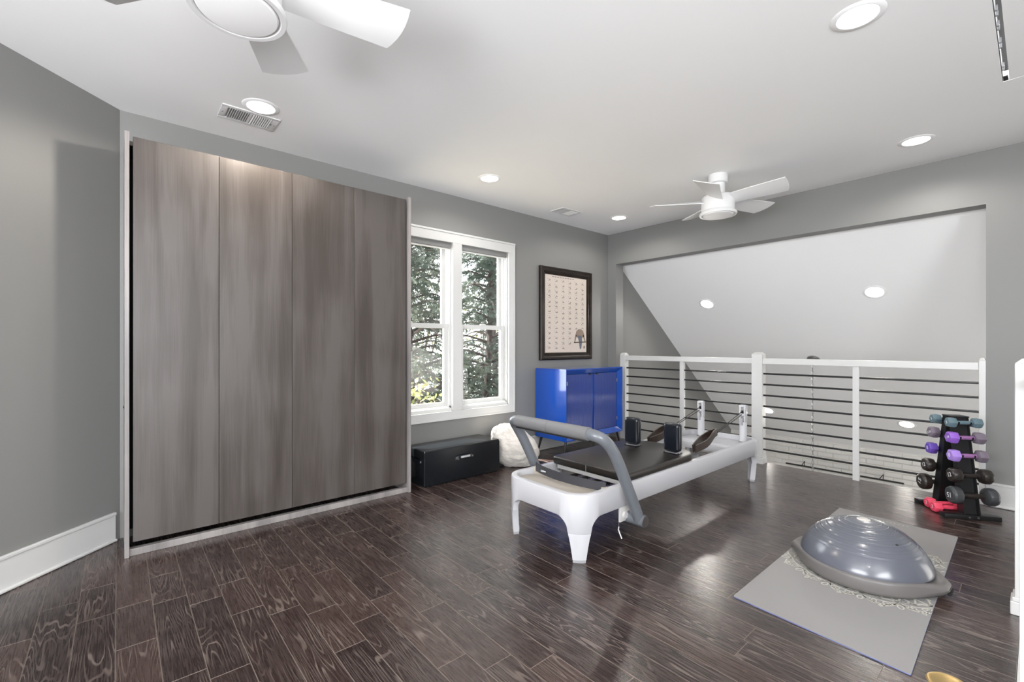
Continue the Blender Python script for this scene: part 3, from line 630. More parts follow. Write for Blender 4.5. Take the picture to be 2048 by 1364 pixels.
# mitred frame around the recessed doors, its faces sloping inward
b = bmesh.new(); cz, hz = (ZB + ZT) / 2, (ZT - ZB) / 2; R = []
prof = [(0, 0), (.010, .0), (.060, .040), (.060, .055), (0, .055)]
for sx, sz in ((-1, -1), (1, -1), (1, 1), (-1, 1)): R.append([b.verts.new((sx * (X1 - u), -Y1 + d, cz + sz * (hz - u))) for u, d in prof])
for i in range(4):
    for k in range(5): b.faces.new((R[i][k], R[i][(k + 1) % 5], R[(i + 1) % 4][(k + 1) % 5], R[(i + 1) % 4][k]))
bmesh.ops.recalc_face_normals(b, faces=b.faces); q = MB(); q.b = b; q.go('front_frame', M['blue'], cb, smooth=0)
for s_ in (-1, 1):
    xa, xb = (-X1 + .062, -.004) if s_ < 0 else (.004, X1 - .062)
    poly = [(xa, -Y1 + .062)]; nr = 20; wd = (xb - xa) / nr
    for k in range(nr):
        for j in range(4): t = j / 4; poly.append((xa + (k + t) * wd, -Y1 + .046 - .008 * sin(pi * t)))
    poly += [(xb, -Y1 + .046), (xb, -Y1 + .062)]
    dr = MB().prism(poly, ZB + .064, ZT - .064).go('door', M['bluedark'], cb, smooth=60)
    MB().box((-.006 if s_ < 0 else .004, -Y1 + .034, ZB + .066), (-.004 if s_ < 0 else .012, -Y1 + .05, ZT - .066)).go('edge_strip', M['blue'], dr, smooth=0)
    MB().box((s_ * .06 - .02, -Y1 + .026, ZT - .076), (s_ * .06 + .02, -Y1 + .046, ZT - .064), .002).go('pull', M['blackmetal'], dr)
    hx_ = xa if s_ < 0 else xb
    for z in (ZB + .16, ZT - .16): MB().box((hx_ - .006, -Y1 + .036, z - .02), (hx_ + .006, -Y1 + .048, z + .02)).go('hinge', M['steel'], dr)
for sx in (-1, 1):
    for sy in (-1, 1):
        MB().cyl((sx * (X1 - .05), sy * (Y1 - .05), ZB + .002), (sx * (X1 - .005), sy * (Y1 - .03), .0), .016, .007, n=14).go('leg', M['blackmetal'], cb)

# ------------------------------------------------------------------ black sitting box
bx = root('sitting_box', 'low black vinyl padded box with handles on the floor under the window', 'exercise box', (-2.617, -.205, 0))
MB().box((-.415, -.168, .0), (.415, .168, .312), .016, seg=3).go('body', M['boxvinyl'], bx)
for sx in (-1, 1):
    for sy in (-1, 1): MB().tube([(sx * .412, sy * .165, .02), (sx * .412, sy * .165, .295)], .003, 6).go('piping', M['leather'], bx)
for nm, p, ax in (('handle', (0, -.168, .205), 'x'), ('handle', (-.415, -.02, .215), 'y')):
    if ax == 'x':
        h = MB().tube(smooth_path([(p[0] - .085, p[1] - .001, p[2] - .004), (p[0] - .055, p[1] - .016, p[2] + .008), (p[0] + .055, p[1] - .016, p[2] + .008), (p[0] + .085, p[1] - .001, p[2] + .004)], 5), 1, flat=(.004, .032)).go(nm, M['leather'], bx)
        for x in (-.098, .076): MB().box((x, -.1735, .193), (x + .022, -.168, .211), .002).go('mount', M['steel'], h)
        MB().box((-.052, -.1915, .203), (.052, -.1865, .222), .001).go('nameplate', M['shade'], h)
        text('lettering', 'balanced body', .0155, M['white'], h, Matrix.Translation((0, -.1922, .2125)) @ Matrix.Rotation(pi / 2, 4, 'X'))
    else:
        h = MB().tube(smooth_path([(p[0] - .001, p[1] + .08, p[2] + .004), (p[0] - .016, p[1] + .05, p[2] + .008), (p[0] - .016, p[1] - .05, p[2] + .004), (p[0] - .001, p[1] - .08, p[2] - .004)], 5), 1, flat=(.004, .03)).go(nm, M['leather'], bx)
        for y in (-.11, .05): MB().box((-.421, y, .200), (-.415, y + .02, .218), .002).go('mount', M['chrome'], h)

# ------------------------------------------------------------------ white fluffy floor cushion
pf = MB(); b = pf.b; bmesh.ops.create_icosphere(b, subdivisions=6, radius=1)
for v in b.verts:
    p = v.co.copy(); n = p.normalized()
    q = Vector((abs(n.x) ** .8 * (1 if n.x > 0 else -1), abs(n.y) ** .85 * (1 if n.y > 0 else -1), n.z))
    d = 1 + .07 * noise.noise(n * 1.9 + Vector((3, 1, 5))) + .05 * noise.noise(n * 4.5) + .022 * noise.noise(n * 15) + .022 * noise.noise(n * 34) + .012 * noise.noise(n * 75)
    v.co = Vector((q.x * .215 * d, q.y * .20 * d, q.z * .205 * d))
    v.co.x += -.09 * v.co.z / .2 * (1 if v.co.z > 0 else .3)
    if v.co.z > 0: v.co.z *= 1.02 - .5 * (v.co.x / .25 if v.co.x > 0 else 0) * .5
zmin = -.17
for v in b.verts: v.co.z = max(v.co.z, zmin + .006 * noise.noise(v.co * 30)) - zmin
o = pf.go('floor_pouf', M['fur'], None, smooth=180); o.location = (-1.93, -.30, .004); o.rotation_euler = (0, 0, radians(-41)); o.scale = (1.06, 1.0, 1.08)
tag(o, 'white fluffy sheepskin floor pouf slumped between the black box and the blue cabinet', 'pouf')

# ------------------------------------------------------------------ railing
rl = root('loft_railing', 'white loft railing with thin black horizontal rods across the wide opening', 'railing', (.05, -1.87, 0))
def rlo(mb, n, m, **k): o = mb.go(n, m, rl, **k); o.location = (-.05, 1.87, 0); return o
def newel(y0, y1, x0, x1, zt, base=True):
    w = (x1 - x0); cx, cy = (x0 + x1) / 2, (y0 + y1) / 2; hx, hy_ = w / 2, (y1 - y0) / 2
    m = MB().box((x0, y0, 0), (x1, y1, zt - .022), .003)
    b = m.b; lo = [b.verts.new((cx + sx * hx, cy + sy * hy_, zt - .022)) for sx, sy in ((-1, -1), (1, -1), (1, 1), (-1, 1))]; hi = [b.verts.new((cx + sx * hx * .55, cy + sy * hy_ * .55, zt)) for sx, sy in ((-1, -1), (1, -1), (1, 1), (-1, 1))]
    b.faces.new(hi)
    for i in range(4): b.faces.new((lo[i], lo[(i + 1) % 4], hi[(i + 1) % 4], hi[i]))
    if base: m.box((x0 - .014, y0 - .014, 0), (x1 + .0, y1 + .014, .06), .004).box((x0 - .008, y0 - .008, .06), (x1 + .0, y1 + .008, .078), .004)
    return m
rlo(newel(-.272, -.194, .0, .08, 1.125, False), 'newel_post', M['trim'], smooth=0)
rlo(newel(-1.945, -1.842, .0, .099, 1.150), 'newel_post', M['trim'], smooth=0)
rlo(newel(-3.5435, -3.505, .0, .08, 1.125, False), 'newel_post', M['trim'], smooth=0)
rlo(MB().box((.01, -1.842, 1.030), (.07, -.272, 1.088), .004), 'top_rail', M['trim'], smooth=0)
rlo(MB().box((.01, -3.505, 1.030), (.07, -1.945, 1.088), .004), 'top_rail', M['trim'], smooth=0)
rlo(MB().box((.022, -1.076, 0), (.060, -1.024, 1.03), .003), 'baluster', M['trim'], smooth=0)
rlo(MB().box((.022, -2.752, 0), (.060, -2.703, 1.03), .003), 'baluster', M['trim'], smooth=0)
for k in range(8):
    z = .146 + k * .1118
    for y0, y1 in ((-1.842, -1.076), (-1.024, -.272), (-2.703, -1.945), (-3.505, -2.752)):
        rlo(MB().cyl((.041, y0, z), (.041, y1, z), .0092, n=10), 'rod', M['rod'])
sr = root('stair_railing', 'white stair newel posts and handrail at the right edge of the picture', 'railing', (-1.88, -3.77, 0))
def sro(mb, n, m, **k): o = mb.go(n, m, sr, **k); o.location = (1.88, 3.77, 0); return o
sro(newel(-3.83, -3.733, -1.93, -1.83, 1.16), 'newel_post', M['trim'], smooth=0)
sro(newel(-3.87, -3.776, -3.62, -3.52, 1.115), 'newel_post', M['trim'], smooth=0)
sro(MB().box((-3.52, -3.82, 1.03), (-1.93, -3.78, 1.085), .004), 'handrail', M['trim'], smooth=0)

# pendant light: canopy on the slope and its long chain
pn = root('pendant_chain', 'silver ceiling canopy with a long thin chain hanging in the stair hall behind the railing', 'pendant', (1.932, -1.866, SA - SB * 1.932))
qs = sn_.to_track_quat('-Z', 'Y').to_matrix().to_4x4()
MB().lathe([(0, 0), (.075, 0), (.073, -.012), (.05, -.034), (.015, -.045), (0, -.046)], n=32).xf(qs).go('canopy', M['steel'], pn)
lk = MB().tube([(.013 * cos(a), 0, .025 * sin(a)) for a in [2 * pi * i / 12 for i in range(12)]], .0034, 5, closed=True)
me = bpy.data.meshes.new('chain_link'); lk.b.to_mesh(me); lk.b.free(); me.materials.append(M['steel'])
for k in range(64):
    o = link(bpy.data.objects.new('chain_link', me), pn); o.location = (-.03, 0, -.06 - k * .042); o.rotation_euler = (0, 0, (pi / 2) * (k % 2) + .5)
# curtain rod of the window below, just past the floor edge
cr = root('curtain_rod', 'thin black rod with small brackets low on the white brick wall below the railing', 'curtain rod', (KX - .07, -1.74, -.806))
MB().cyl((0, .78, 0), (0, -.78, 0), .013, n=8).go('rod', M['blackmetal'], cr)
for y in (.50, -.54): MB().tube([(.05, y + .05, 0), (.01, y, .08), (0, y, 0)], .006, 6).go('bracket', M['blackmetal'], cr)

# ------------------------------------------------------------------ reformer
RX, RY = -1.865, -1.84
rf = root('pilates_reformer', 'long white pilates reformer with black carriage and grey footbar in mid room', 'exercise machine', (RX, RY, 0))
def rfo(mb, n, m, parent=None, **k):
    o = mb.go(n, m, parent or rf, **k)
    if parent is None: o.location = (-RX, -RY, 0)
    return o
fx0, fx1, fy0, fy1, fR, fT = -3.11, -.62, -2.175, -1.505, .15, .385
# perimeter samples with arc length from each corner middle
per = []
Lx, Ly = fx1 - fx0 - 2 * fR, fy1 - fy0 - 2 * fR; q4 = pi / 2 * fR
def perim(s):
    segs = [('a', fx1 - fR, fy1 - fR, 0), ('l', fx1 - fR, fy1, -1, 0, Lx), ('a', fx0 + fR, fy1 - fR, pi / 2), ('l', fx0, fy1 - fR, 0, -1, Ly), ('a', fx0 + fR, fy0 + fR, pi), ('l', fx0 + fR, fy0, 1, 0, Lx), ('a', fx1 - fR, fy0 + fR, 1.5 * pi), ('l', fx1, fy0 + fR, 0, 1, Ly)]
    for g in segs:
        Lg = q4 if g[0] == 'a' else g[5]
        if s <= Lg + 1e-9:
            if g[0] == 'a': a = g[3] + s / fR; return (g[1] + fR * cos(a), g[2] + fR * sin(a), cos(a), sin(a))
            return (g[1] + g[3] * s, g[2] + g[4] * s, -g[4] if False else (0 if g[3] else (1 if g[4] > 0 else -1)), (0 if g[4] else (1 if g[3] < 0 else -1)))
        s -= Lg
    return (fx1, fy1 - fR, 1, 0)
TOT = 4 * q4 + 2 * Lx + 2 * Ly
mids = [q4 / 2, q4 + Lx + q4 / 2, 2 * q4 + Lx + Ly + q4 / 2, 3 * q4 + 2 * Lx + Ly + q4 / 2]
LZ = .165
def zb(s):
    ds = min(min(abs(s - m), TOT - abs(s - m)) for m in mids)
    if ds < .068: return LZ
    if ds < .155: t = (ds - .068) / .087; return LZ + (.252 - LZ) * sqrt(max(0, 1 - (1 - t) ** 2))
    return .252
ss_ = set()
for m in mids:
    for k in range(-22, 23): ss_.add((m + k * .0075) % TOT)
    ss_.add((m + .0679) % TOT); ss_.add((m - .0679) % TOT)
k = 0
while k < TOT: ss_.add(k); k += .06
ss_ = sorted(ss_)
b = bmesh.new(); cols = []
for s in ss_:
    x, y, nx, ny = perim(s); z0 = zb(s); c = []
    for off, z in ((0.034, z0 + .0), (.004, z0), (0, z0 + .005), (0, fT - .012), (.003, fT - .003), (.010, fT), (.036, fT), (.040, fT - .004), (.040, max(z0, .20))):
        c.append(b.verts.new((x - nx * off, y - ny * off, z)))
    cols.append(c)
for A, B in zip(cols, cols[1:] + cols[:1]):
    n = len(A)
    for k in range(n): b.faces.new((A[k], B[k], B[(k + 1) % n], A[(k + 1) % n]))
bmesh.ops.recalc_face_normals(b, faces=b.faces); q = MB(); q.b = b; rfo(q, 'frame', M['refw'], smooth=40)
for m in mids:
    b = bmesh.new(); rings = []
    for z, w, off in ((LZ, .0675, 0), (.14, .060, .001), (.10, .053, .004), (.05, .046, .008), (.016, .042, .012)):
        ring = []
        for k in range(9):
            x, y, nx, ny = perim((m + (k / 8 * 2 - 1) * w) % TOT); ring.append(b.verts.new((x - nx * off, y - ny * off, z)))
        for k in range(8, -1, -1):
            x, y, nx, ny = perim((m + (k / 8 * 2 - 1) * w * .8) % TOT); ring.append(b.verts.new((x - nx * (off + .040), y - ny * (off + .040), z)))
        rings.append(ring)
    for A, B in zip(rings, rings[1:]):
        n = len(A)
        for k in range(n): b.faces.new((A[k], A[(k + 1) % n], B[(k + 1) % n], B[k]))
    b.faces.new(rings[0]); b.faces.new(rings[-1][::-1]); bmesh.ops.recalc_face_normals(b, faces=b.faces)
    q = MB(); q.b = b; lg = rfo(q, 'leg', M['refw'], smooth=40)
    b = bmesh.new(); lo = [b.verts.new((v.x, v.y, 0)) for v in [Vector(p) for p in []]]
    b.free(); x, y, nx, ny = perim(m); 
    pts = []
    for k in range(7): X_, Y_, a_, c_ = perim((m + (k / 6 * 2 - 1) * .041) % TOT); pts.append((X_ - a_ * .014, Y_ - c_ * .014))
    for k in range(6, -1, -1): X_, Y_, a_, c_ = perim((m + (k / 6 * 2 - 1) * .033) % TOT); pts.append((X_ - a_ * .05, Y_ - c_ * .05))
    MB().prism(pts, 0, .017).go('foot', M['shade'], lg, smooth=0)
# end decks, inner rails
rfo(MB().prism(roundpoly([(-3.071, fy0 + .039), (-2.862, fy0 + .039), (-2.862, fy1 - .039), (-3.071, fy1 - .039)], .10, 8), .30, .352, .006).box((-2.86, fy0 + .035, .30), (-2.835, fy1 - .035, .362), .004), 'standing_platform', M['beige'])
dk = MB().prism(rrect(-.97, -.655, fy0 + .037, fy1 - .037, .05), .285, .345, .012).box((-1.0, fy0 + .04, .27), (-.96, fy1 - .04, .33), .006)
rfo(dk, 'end_deck', M['refw'])
for y0, y1 in ((fy0 + .038, fy0 + .075), (fy1 - .075, fy1 - .038)): rfo(MB().box((-2.84, y0, .262), (-.96, y1, .325), .004), 'track', M['refal'])
rfo(MB().box((-2.84, fy0 + .07, .255), (-2.79, fy1 - .07, .345), .004), 'spring_bar', M['steel'])
for k in range(5):
    y = -2.06 + k * .09
    sp = MB().tube([(-2.80 + i * .003, y + .011 * cos(i * 1.05), .322 + .011 * sin(i * 1.05)) for i in range(112)], .0028, 4).cyl((-2.8, y, .322), (-2.46, y, .322), .006, n=8)
    rfo(sp, 'spring', M['rope'])
# carriage
cpoly = [(-2.675, -2.165), (-1.865, -2.165), (-1.80, -2.13), (-1.70, -1.99), (-1.70, -1.71), (-1.80, -1.57), (-1.865, -1.535), (-2.675, -1.535)]
car = rfo(MB().prism(roundpoly(cpoly, .035), .382, .436, .013, seg=3), 'carriage_pad', M['padtop'])
MB().box((-2.655, -2.13, .352), (-1.86, -1.57, .3815), .005).go('carriage_board', M['refal'], car)
MB().box((-2.64, -1.60, .29), (-2.50, -1.585, .352)).box((-2.64, -2.115, .29), (-2.50, -2.10, .352)).go('bracket', M['steel'], car)
MB().tube([(-2.676, -1.85, .386), (-2.678, -1.85, .43)], .0015, 5).go('seam', M['shade'], car)
for y in (-1.722, -2.062):
    s = MB().box((-.032, -.062, .0), (.032, .062, .205), .026, seg=4).xf(Matrix.Translation((-1.955, y, .452)))
    sh = rfo(s, 'shoulder_rest', M['leather'], smooth=50)
    MB().tube([(-1.989 + .0, y + .058 * cos(a), .555 + .098 * sin(a)) for a in [2 * pi * i / 40 for i in range(40)]], .0, 4, closed=True).b.free()
    MB().box((-1.985, y - .045, .4365), (-1.925, y + .045, .451), .003).go('base', M['steel'], sh)
    MB().box((-1.993, y - .055, .436), (-1.917, y + .055, .4435), .003).go('mount_plate', M['leather'], sh)
# risers with pulleys
for y in (-1.665, -2.058):
    r_ = MB().lathe([(0, .347), (.031, .347), (.031, .50), (.029, .53)], (-.735, y, 0), n=28)
    r_.box((-.757, y - .028, .528), (-.713, y - .012, .678), .006).box((-.757, y + .012, .528), (-.713, y + .028, .678), .006).box((-.757, y - .028, .662), (-.713, y + .028, .684), .008).box((-.757, y - .026, .585), (-.713, y + .026, .605), .002)
    rs = rfo(r_, 'riser', M['refw'], smooth=40)
    MB().lathe([(.031, .347), (.040, .347), (.040, .353), (.031, .356)], (-.735, y, 0), n=28).go('collar', M['steel'], rs)
    MB().cyl((-.735, y - .011, .618), (-.735, y + .011, .618), .014, n=18).go('pulley', M['blackmetal'], rs)
    MB().box((-.768, y - .010, .50), (-.757, y + .010, .565), .002).go('release_button', M['shade'], rs)
    # ropes to the strap loops
    e = (-1.23, y + .01, .50); sg = 1
    rfo(MB().tube([(-.745, y, .628), e], .0032, 6).tube([(-.745, y + .004, .598), (-1.36, y + .015, .455)], .0032, 6), 'rope', M['rope'])
    rfo(MB().sph(e, .011, n=6), 'rope_knot', M['rope'])
    e0 = Vector(e); e1 = Vector((-1.66, y - .015, .425))
    lp = MB()
    for sd in (-1, 1):
        lp.tube(smooth_path([e0, e0.lerp(e1, .25) + Vector((0, sd * .018, .012)), e0.lerp(e1, .6) + Vector((0, sd * .03, .006 * sd)), e1 + Vector((0, sd * .010, 0))], 6), 1, flat=(.010, .058))
    rfo(lp, 'strap_loop', M['strapbrown'])
# footbar
def fb(y): return [(-2.655, y, .178), (-2.80, y, .44), (-2.905, y, .632)]
yr, yl = -2.243, -1.455
arm = MB()
def half(y, s): return smooth_path([Vector((-2.655, y, .178)), Vector((-2.745, y, .342)), Vector((-2.86, y, .548)), Vector((-2.925, y + s * .004, .645)), Vector((-2.972, y + s * .02, .695)), Vector((-3.0, y + s * .05, .716)), Vector((-3.008, y + s * .095, .722))], 6)
arm.tube(half(yr, 1) + half(yl, -1)[::-1], .0335, 18)
fbar = rfo(arm, 'footbar', M['tubegrey'], smooth=50)
MB().cyl((-3.008, yr + .09, .722), (-3.008, -1.84 - .001, .722), .038, n=28).cyl((-3.008, -1.84 + .001, .722), (-3.008, yl - .09, .722), .038, n=28).go('foam_sleeve', M['foam'], fbar, smooth=50)
MB().box((-3.022, yr + .09, .676), (-2.986, yl - .09, .688), .003).go('sleeve_seam', M['black'], fbar)
for y, s in ((yr, 1), (yl, -1)):
    MB().cyl((-2.652, y - s * .038, .178), (-2.652, y + s * .10, .178), .036, n=26).go('pivot', M['tubegrey'], fbar, smooth=50)
    MB().cyl((-2.652, y - s * .042, .178), (-2.652, y - s * .038, .178), .033, n=26).go('end_cap', M['steel'], fbar)
    MB().box((-2.74, y + s * .075, .16), (-2.62, y + s * .09, .255), .006).cyl((-2.70, y + s * .06, .20), (-2.70, y + s * .1, .20), .02, n=14).go('bracket', M['refal'], fbar)
# foot strap across the platform, on its little posts
fs = smooth_path([(-2.835, -1.545, .392), (-2.88, -1.60, .402), (-2.925, -1.70, .410), (-2.945, -1.84, .410), (-2.925, -1.98, .404), (-2.885, -2.08, .396), (-2.84, -2.135, .386)], 6)
st = rfo(MB().tube(fs, 1, flat=(.007, .052)), 'foot_strap', M['strap'])
text('lettering', 'balanced body', .017, M['white'], st, Matrix.Translation((-2.9365, -1.745, .411)) @ Matrix.Rotation(radians(-85), 4, 'Z') @ Matrix.Rotation(radians(78), 4, 'X'))
rfo(MB().box((-2.86, -1.56, .352), (-2.82, -1.53, .392), .004).box((-2.865, -2.15, .352), (-2.825, -2.12, .386), .004), 'strap_post', M['beige'])
for i, y in enumerate((-1.70, -1.80, -1.90, -1.97)): rfo(MB().box((-3.04, y - .022, .352), (-3.02, y + .022, .3545)), 'slot', M['shade'], smooth=0)
rfo(MB().tube([(-2.66, -2.10, .27), (-2.66, -2.10, .09)], .0012, 5), 'hanging_cord', M['shade'])
rfo(MB().tube([(-2.66, -2.10, .095), (-2.658, -2.095, .075), (-2.665, -2.125, .03)], .0038, 6), 'cable_tie', M['white'])

# ------------------------------------------------------------------ yoga mat
mt = root('yoga_mat', 'grey yoga mat with cream lace print lying on the floor under the balance dome', 'yoga mat', (-1.865, -3.158, 0))
mc = [(-.927, -2.831), (-.985, -3.471), (-2.797, -3.495), (-2.753, -2.835)]
mc = [(x + 1.865, y + 3.158) for x, y in mc]
MB().prism(roundpoly(mc, .008, 3), .0038, .0065).go('top_layer', M['mat'], mt, smooth=0)
MB().prism(roundpoly(mc, .008, 3), .0002, .0038).go('underside', M['matside'], mt, smooth=0)
lc = MB(); C0 = Vector((-1.871 + 1.865, -3.213 + 3.158))
def inmat(p):
    for i in range(4):
        a, c = mc[i], mc[(i + 1) % 4]
        if (c[0] - a[0]) * (p[1] - a[1]) - (c[1] - a[1]) * (p[0] - a[0]) > -.004 * 1: return False
    return True
def ribbon(pts, w=.0042):
    b = lc.b; prev = None; N = len(pts)
    for i in range(N):
        p = Vector(pts[i]); t = (Vector(pts[min(i + 1, N - 1)]) - Vector(pts[max(i - 1, 0)])).normalized(); n = Vector((-t.y, t.x)) * w / 2
        if not inmat(p): prev = None; continue
        cur = (b.verts.new((p.x - n.x, p.y - n.y, .0068)), b.verts.new((p.x + n.x, p.y + n.y, .0068)))
        if prev: b.faces.new((prev[0], prev[1], cur[1], cur[0]))
        prev = cur
def pol(r, a): return (C0.x + r * cos(a), C0.y + r * sin(a))
NS = 18; PH = radians(173.5 - 10)
for r in (.372, .381): ribbon([pol(r + .003 * sin(a * NS * 3), a) for a in [2 * pi * i / 500 for i in range(501)]], .004)
ribbon([pol(.398 + .008 * abs(sin((a - PH) * NS / 2)), a) for a in [2 * pi * i / 700 for i in range(701)]], .006)
for k in range(NS):
    da = 2 * pi / NS; a0 = PH + da * k
    for rr, w in ((0, .0068), (.017, .005)):
        ribbon([pol(.400 + (.056 - rr) * (1 - abs(2 * t - 1) ** 1.9), a0 + da * (.03 + .94 * t)) for t in [i / 30 for i in range(31)]], w)
    ribbon([pol(.452, a0 + da * .40), pol(.470, a0 + da * .5), pol(.452, a0 + da * .60)], .006)
    for t in [i / 10 for i in range(1, 10)]:
        e = (1 - abs(2 * t - 1) ** 1.9); aa = a0 + da * (.03 + .94 * t); ribbon([pol(.400 + .040 * e, aa), pol(.400 + .050 * e, aa), pol(.400 + .056 * e, aa)], .006)
    for s in (-1, 1):
        cx_ = pol(.420, a0 + da * (.5 + s * .16))
        ribbon([(cx_[0] + (.005 + .013 * t) * cos(s * t * 9 + a0), cx_[1] + (.005 + .013 * t) * sin(s * t * 9 + a0)) for t in [i / 24 for i in range(25)]], .0045)
        ribbon([pol(.404 + .02 * t, a0 + da * (.5 + s * (.44 - .1 * t))) for t in [i / 5 for i in range(6)]], .005)
    cx_ = pol(.432, a0); rad, el = .011, 1.7
    ribbon([(cx_[0] + rad * (el * cos(t) * cos(a0) - sin(t) * sin(a0)), cx_[1] + rad * (el * cos(t) * sin(a0) + sin(t) * cos(a0))) for t in [2 * pi * i / 20 for i in range(21)]], .0055)
for k in range(NS * 2):
    da = pi / NS; a0 = PH + da * k
    for q_ in (0, 1): ribbon([pol(.386, a0 + da * q_), pol(.362, a0 + da * abs(q_ - .2)), pol(.338, a0 + da * abs(q_ - .40)), pol(.318, a0 + da * .5)], .008)
    ribbon([pol(.386 - .012 * sin(t * pi), a0 + da * t) for t in [i / 10 for i in range(11)]], .006)
for k in range(10):          # row of tiny worn letters at the far end of the mat
    cx_ = (-1.012 + 1.865, -3.040 + 3.158 - k * .021)
    ribbon([(cx_[0] + .0065 * cos(t), cx_[1] + .0045 * sin(t)) for t in [(1.2 + .35 * (k % 3)) * pi * i / 10 + k for i in range(11)]], .0035)
lc.go('lace_print', M['lace'], mt, smooth=0)['kind'] = 'stuff'

# ------------------------------------------------------------------ balance dome
bd = root('balance_dome', 'grey-blue inflatable balance dome on a grey plastic base, lying on the yoga mat', 'balance trainer', (-1.972, -3.187, .0072), radians(-2))
# base plate: round with two handle ends along local y
def hull(P):
    P = sorted(set(P)); c = lambda o, a, b: (a[0] - o[0]) * (b[1] - o[1]) - (a[1] - o[1]) * (b[0] - o[0]); out = []
    for Q in (P, P[::-1]):
        h = []
        for p in Q:
            while len(h) > 1 and c(h[-2], h[-1], p) <= 1e-9: h.pop()
            h.append(p)
        out += h[:-1]
    return out
HP = hull([(.297 * cos(2 * pi * i / 96), .297 * sin(2 * pi * i / 96)) for i in range(96)] + [(sx * x, sy * y) for sx in (-1, 1) for sy in (-1, 1) for x, y in ((.055, .332), (.042, .341), (.025, .343))])
def basepoly(k): return [(x * k, y * k) for x, y in HP]
bs = MB(); b = bs.b; rings = []
for k, z in ((.93, .0), (.965, .006), (.99, .014), (1.0, .024), (1.0, .066), (.99, .075), (.965, .080), (.93, .080), (.90, .074)): rings.append([b.verts.new((x, y, z + (max(0, abs(y) - .29) * (-.5 if z > .04 else .45)))) for x, y in basepoly(k)])
for A, B in zip(rings, rings[1:]):
    n = len(A)
    for k in range(n): b.faces.new((A[k], A[(k + 1) % n], B[(k + 1) % n], B[k]))
b.faces.new(rings[0][::-1]); b.faces.new(rings[-1]); bmesh.ops.recalc_face_normals(b, faces=b.faces)
bs.go('base', M['domebase'], bd, smooth=45)
prof = []
R0, HD, Z0 = .287, .200, .077
for i in range(301):
    t = i / 300 * pi / 2; r = R0 * cos(t); RS_ = (R0 * R0 + HD * HD) / (2 * HD); z = Z0 + .40 * HD * sin(t) + .60 * (HD - RS_ + sqrt(RS_ * RS_ - r * r))
    g_ = 0
    for gr in (.240, .216, .190, .162, .134, .106, .078): g_ += .0014 * math.exp(-((r - gr) / .0020) ** 2) - .0009 * math.exp(-((r - gr - .006) / .002) ** 2)
    prof.append((max(r, 0) + (0 if i else .0), z + g_ * .9))
prof[-1] = (0, Z0 + HD)
MB().lathe(prof, n=96).go('dome', M['dome'], bd, smooth=80)
lg = MB().lathe([(0, Z0 + HD + .0030), (.026, Z0 + HD + .0026), (.030, Z0 + HD + .0005), (.030, Z0 + HD - .004)], n=32).go('logo_disc', M['logo'], bd)
text('lettering', 'BOSU', .019, M['shade'], lg, Matrix.Translation((0, 0, Z0 + HD + .0032)) @ Matrix.Rotation(radians(-70), 4, 'Z'))
for s in (-1, 1): MB().box((-.034, s * .336 - .012, .018), (.034, s * .336 + .004, .034), .004).go('handle_recess', M['black'], bd)
MB().lathe([(0, .0), (.006, 0), (.006, .003), (0, .004)], n=10).xf(Matrix.Translation((-.13, -.165, .228))).go('valve_plug', M['black'], bd)

# brass floor outlet cover
fo = root('floor_outlet', 'round brass floor outlet cover set in the planks at the bottom right', 'outlet cover', (-2.748, -3.592, 0))
MB().lathe([(.0, .004), (.045, .004), (.048, .005), (.058, .0045), (.063, .0005), (.063, 0)], n=40).go('cover', M['brass'], fo)
for sx in (-1, 1): MB().cyl((sx * .03, .0, .004), (sx * .03, 0, .0055), .005, n=10).go('screw', M['brass'], fo)

# ------------------------------------------------------------------ dumbbell rack and dumbbells
RC = Vector((-.345, -3.405, 0)); RA = radians(-55)
rk = root('dumbbell_rack', 'black metal A-frame dumbbell rack by the right end of the railing', 'rack', RC, RA)
# local x = along the dumbbells (u), local y = front (-) to rear (+)
RT = .70
def legy(z, s): return s * (.030 + (RT - z) / RT * .115)
for s in (-1, 1):
    m = MB()
    for x in (-.048, .042):   # two thin edge flanges and a face
        b = bmesh.new(); v = []
        for xx in (x, x + .006):
            for z, d in ((.03, -.035), (.03, .035), (RT, .022), (RT, -.022)): v.append(b.verts.new((xx, legy(z, s) + d, z)))
        for f in ((0, 1, 2, 3), (7, 6, 5, 4), (0, 4, 5, 1), (1, 5, 6, 2), (2, 6, 7, 3), (3, 7, 4, 0)): b.faces.new([v[i] for i in f])
        bmesh.ops.recalc_face_normals(b, faces=b.faces); m._add(b)
    b = bmesh.new(); v = []
    for xx in (-.042, .042):
        for z, d in ((.03, -.004), (.03, .0), (RT, .0), (RT, -.004)): v.append(b.verts.new((xx, legy(z, s) + d, z)))
    for f in ((0, 1, 2, 3), (7, 6, 5, 4), (0, 4, 5, 1), (1, 5, 6, 2), (2, 6, 7, 3), (3, 7, 4, 0)): b.faces.new([v[i] for i in f])
    bmesh.ops.recalc_face_normals(b, faces=b.faces); m._add(b)
    m.go('upright', M['blackmetal'], rk, smooth=0)
    y = legy(0, s)
    MB().box((-.165, y - .032, .0), (.165, y + .032, .030), .003).go('foot_bar', M['blackmetal'], rk)
    MB().cyl((-.02, y - .036, .016), (-.02, y - .032, .016), .006, n=8).cyl((.03, y - .036, .016), (.03, y - .032, .016), .006, n=8).go('bolt', M['steel'], rk)
MB().box((-.055, -.05, RT - .004), (.055, .05, RT + .006), .002).go('top_plate', M['blackmetal'], rk)
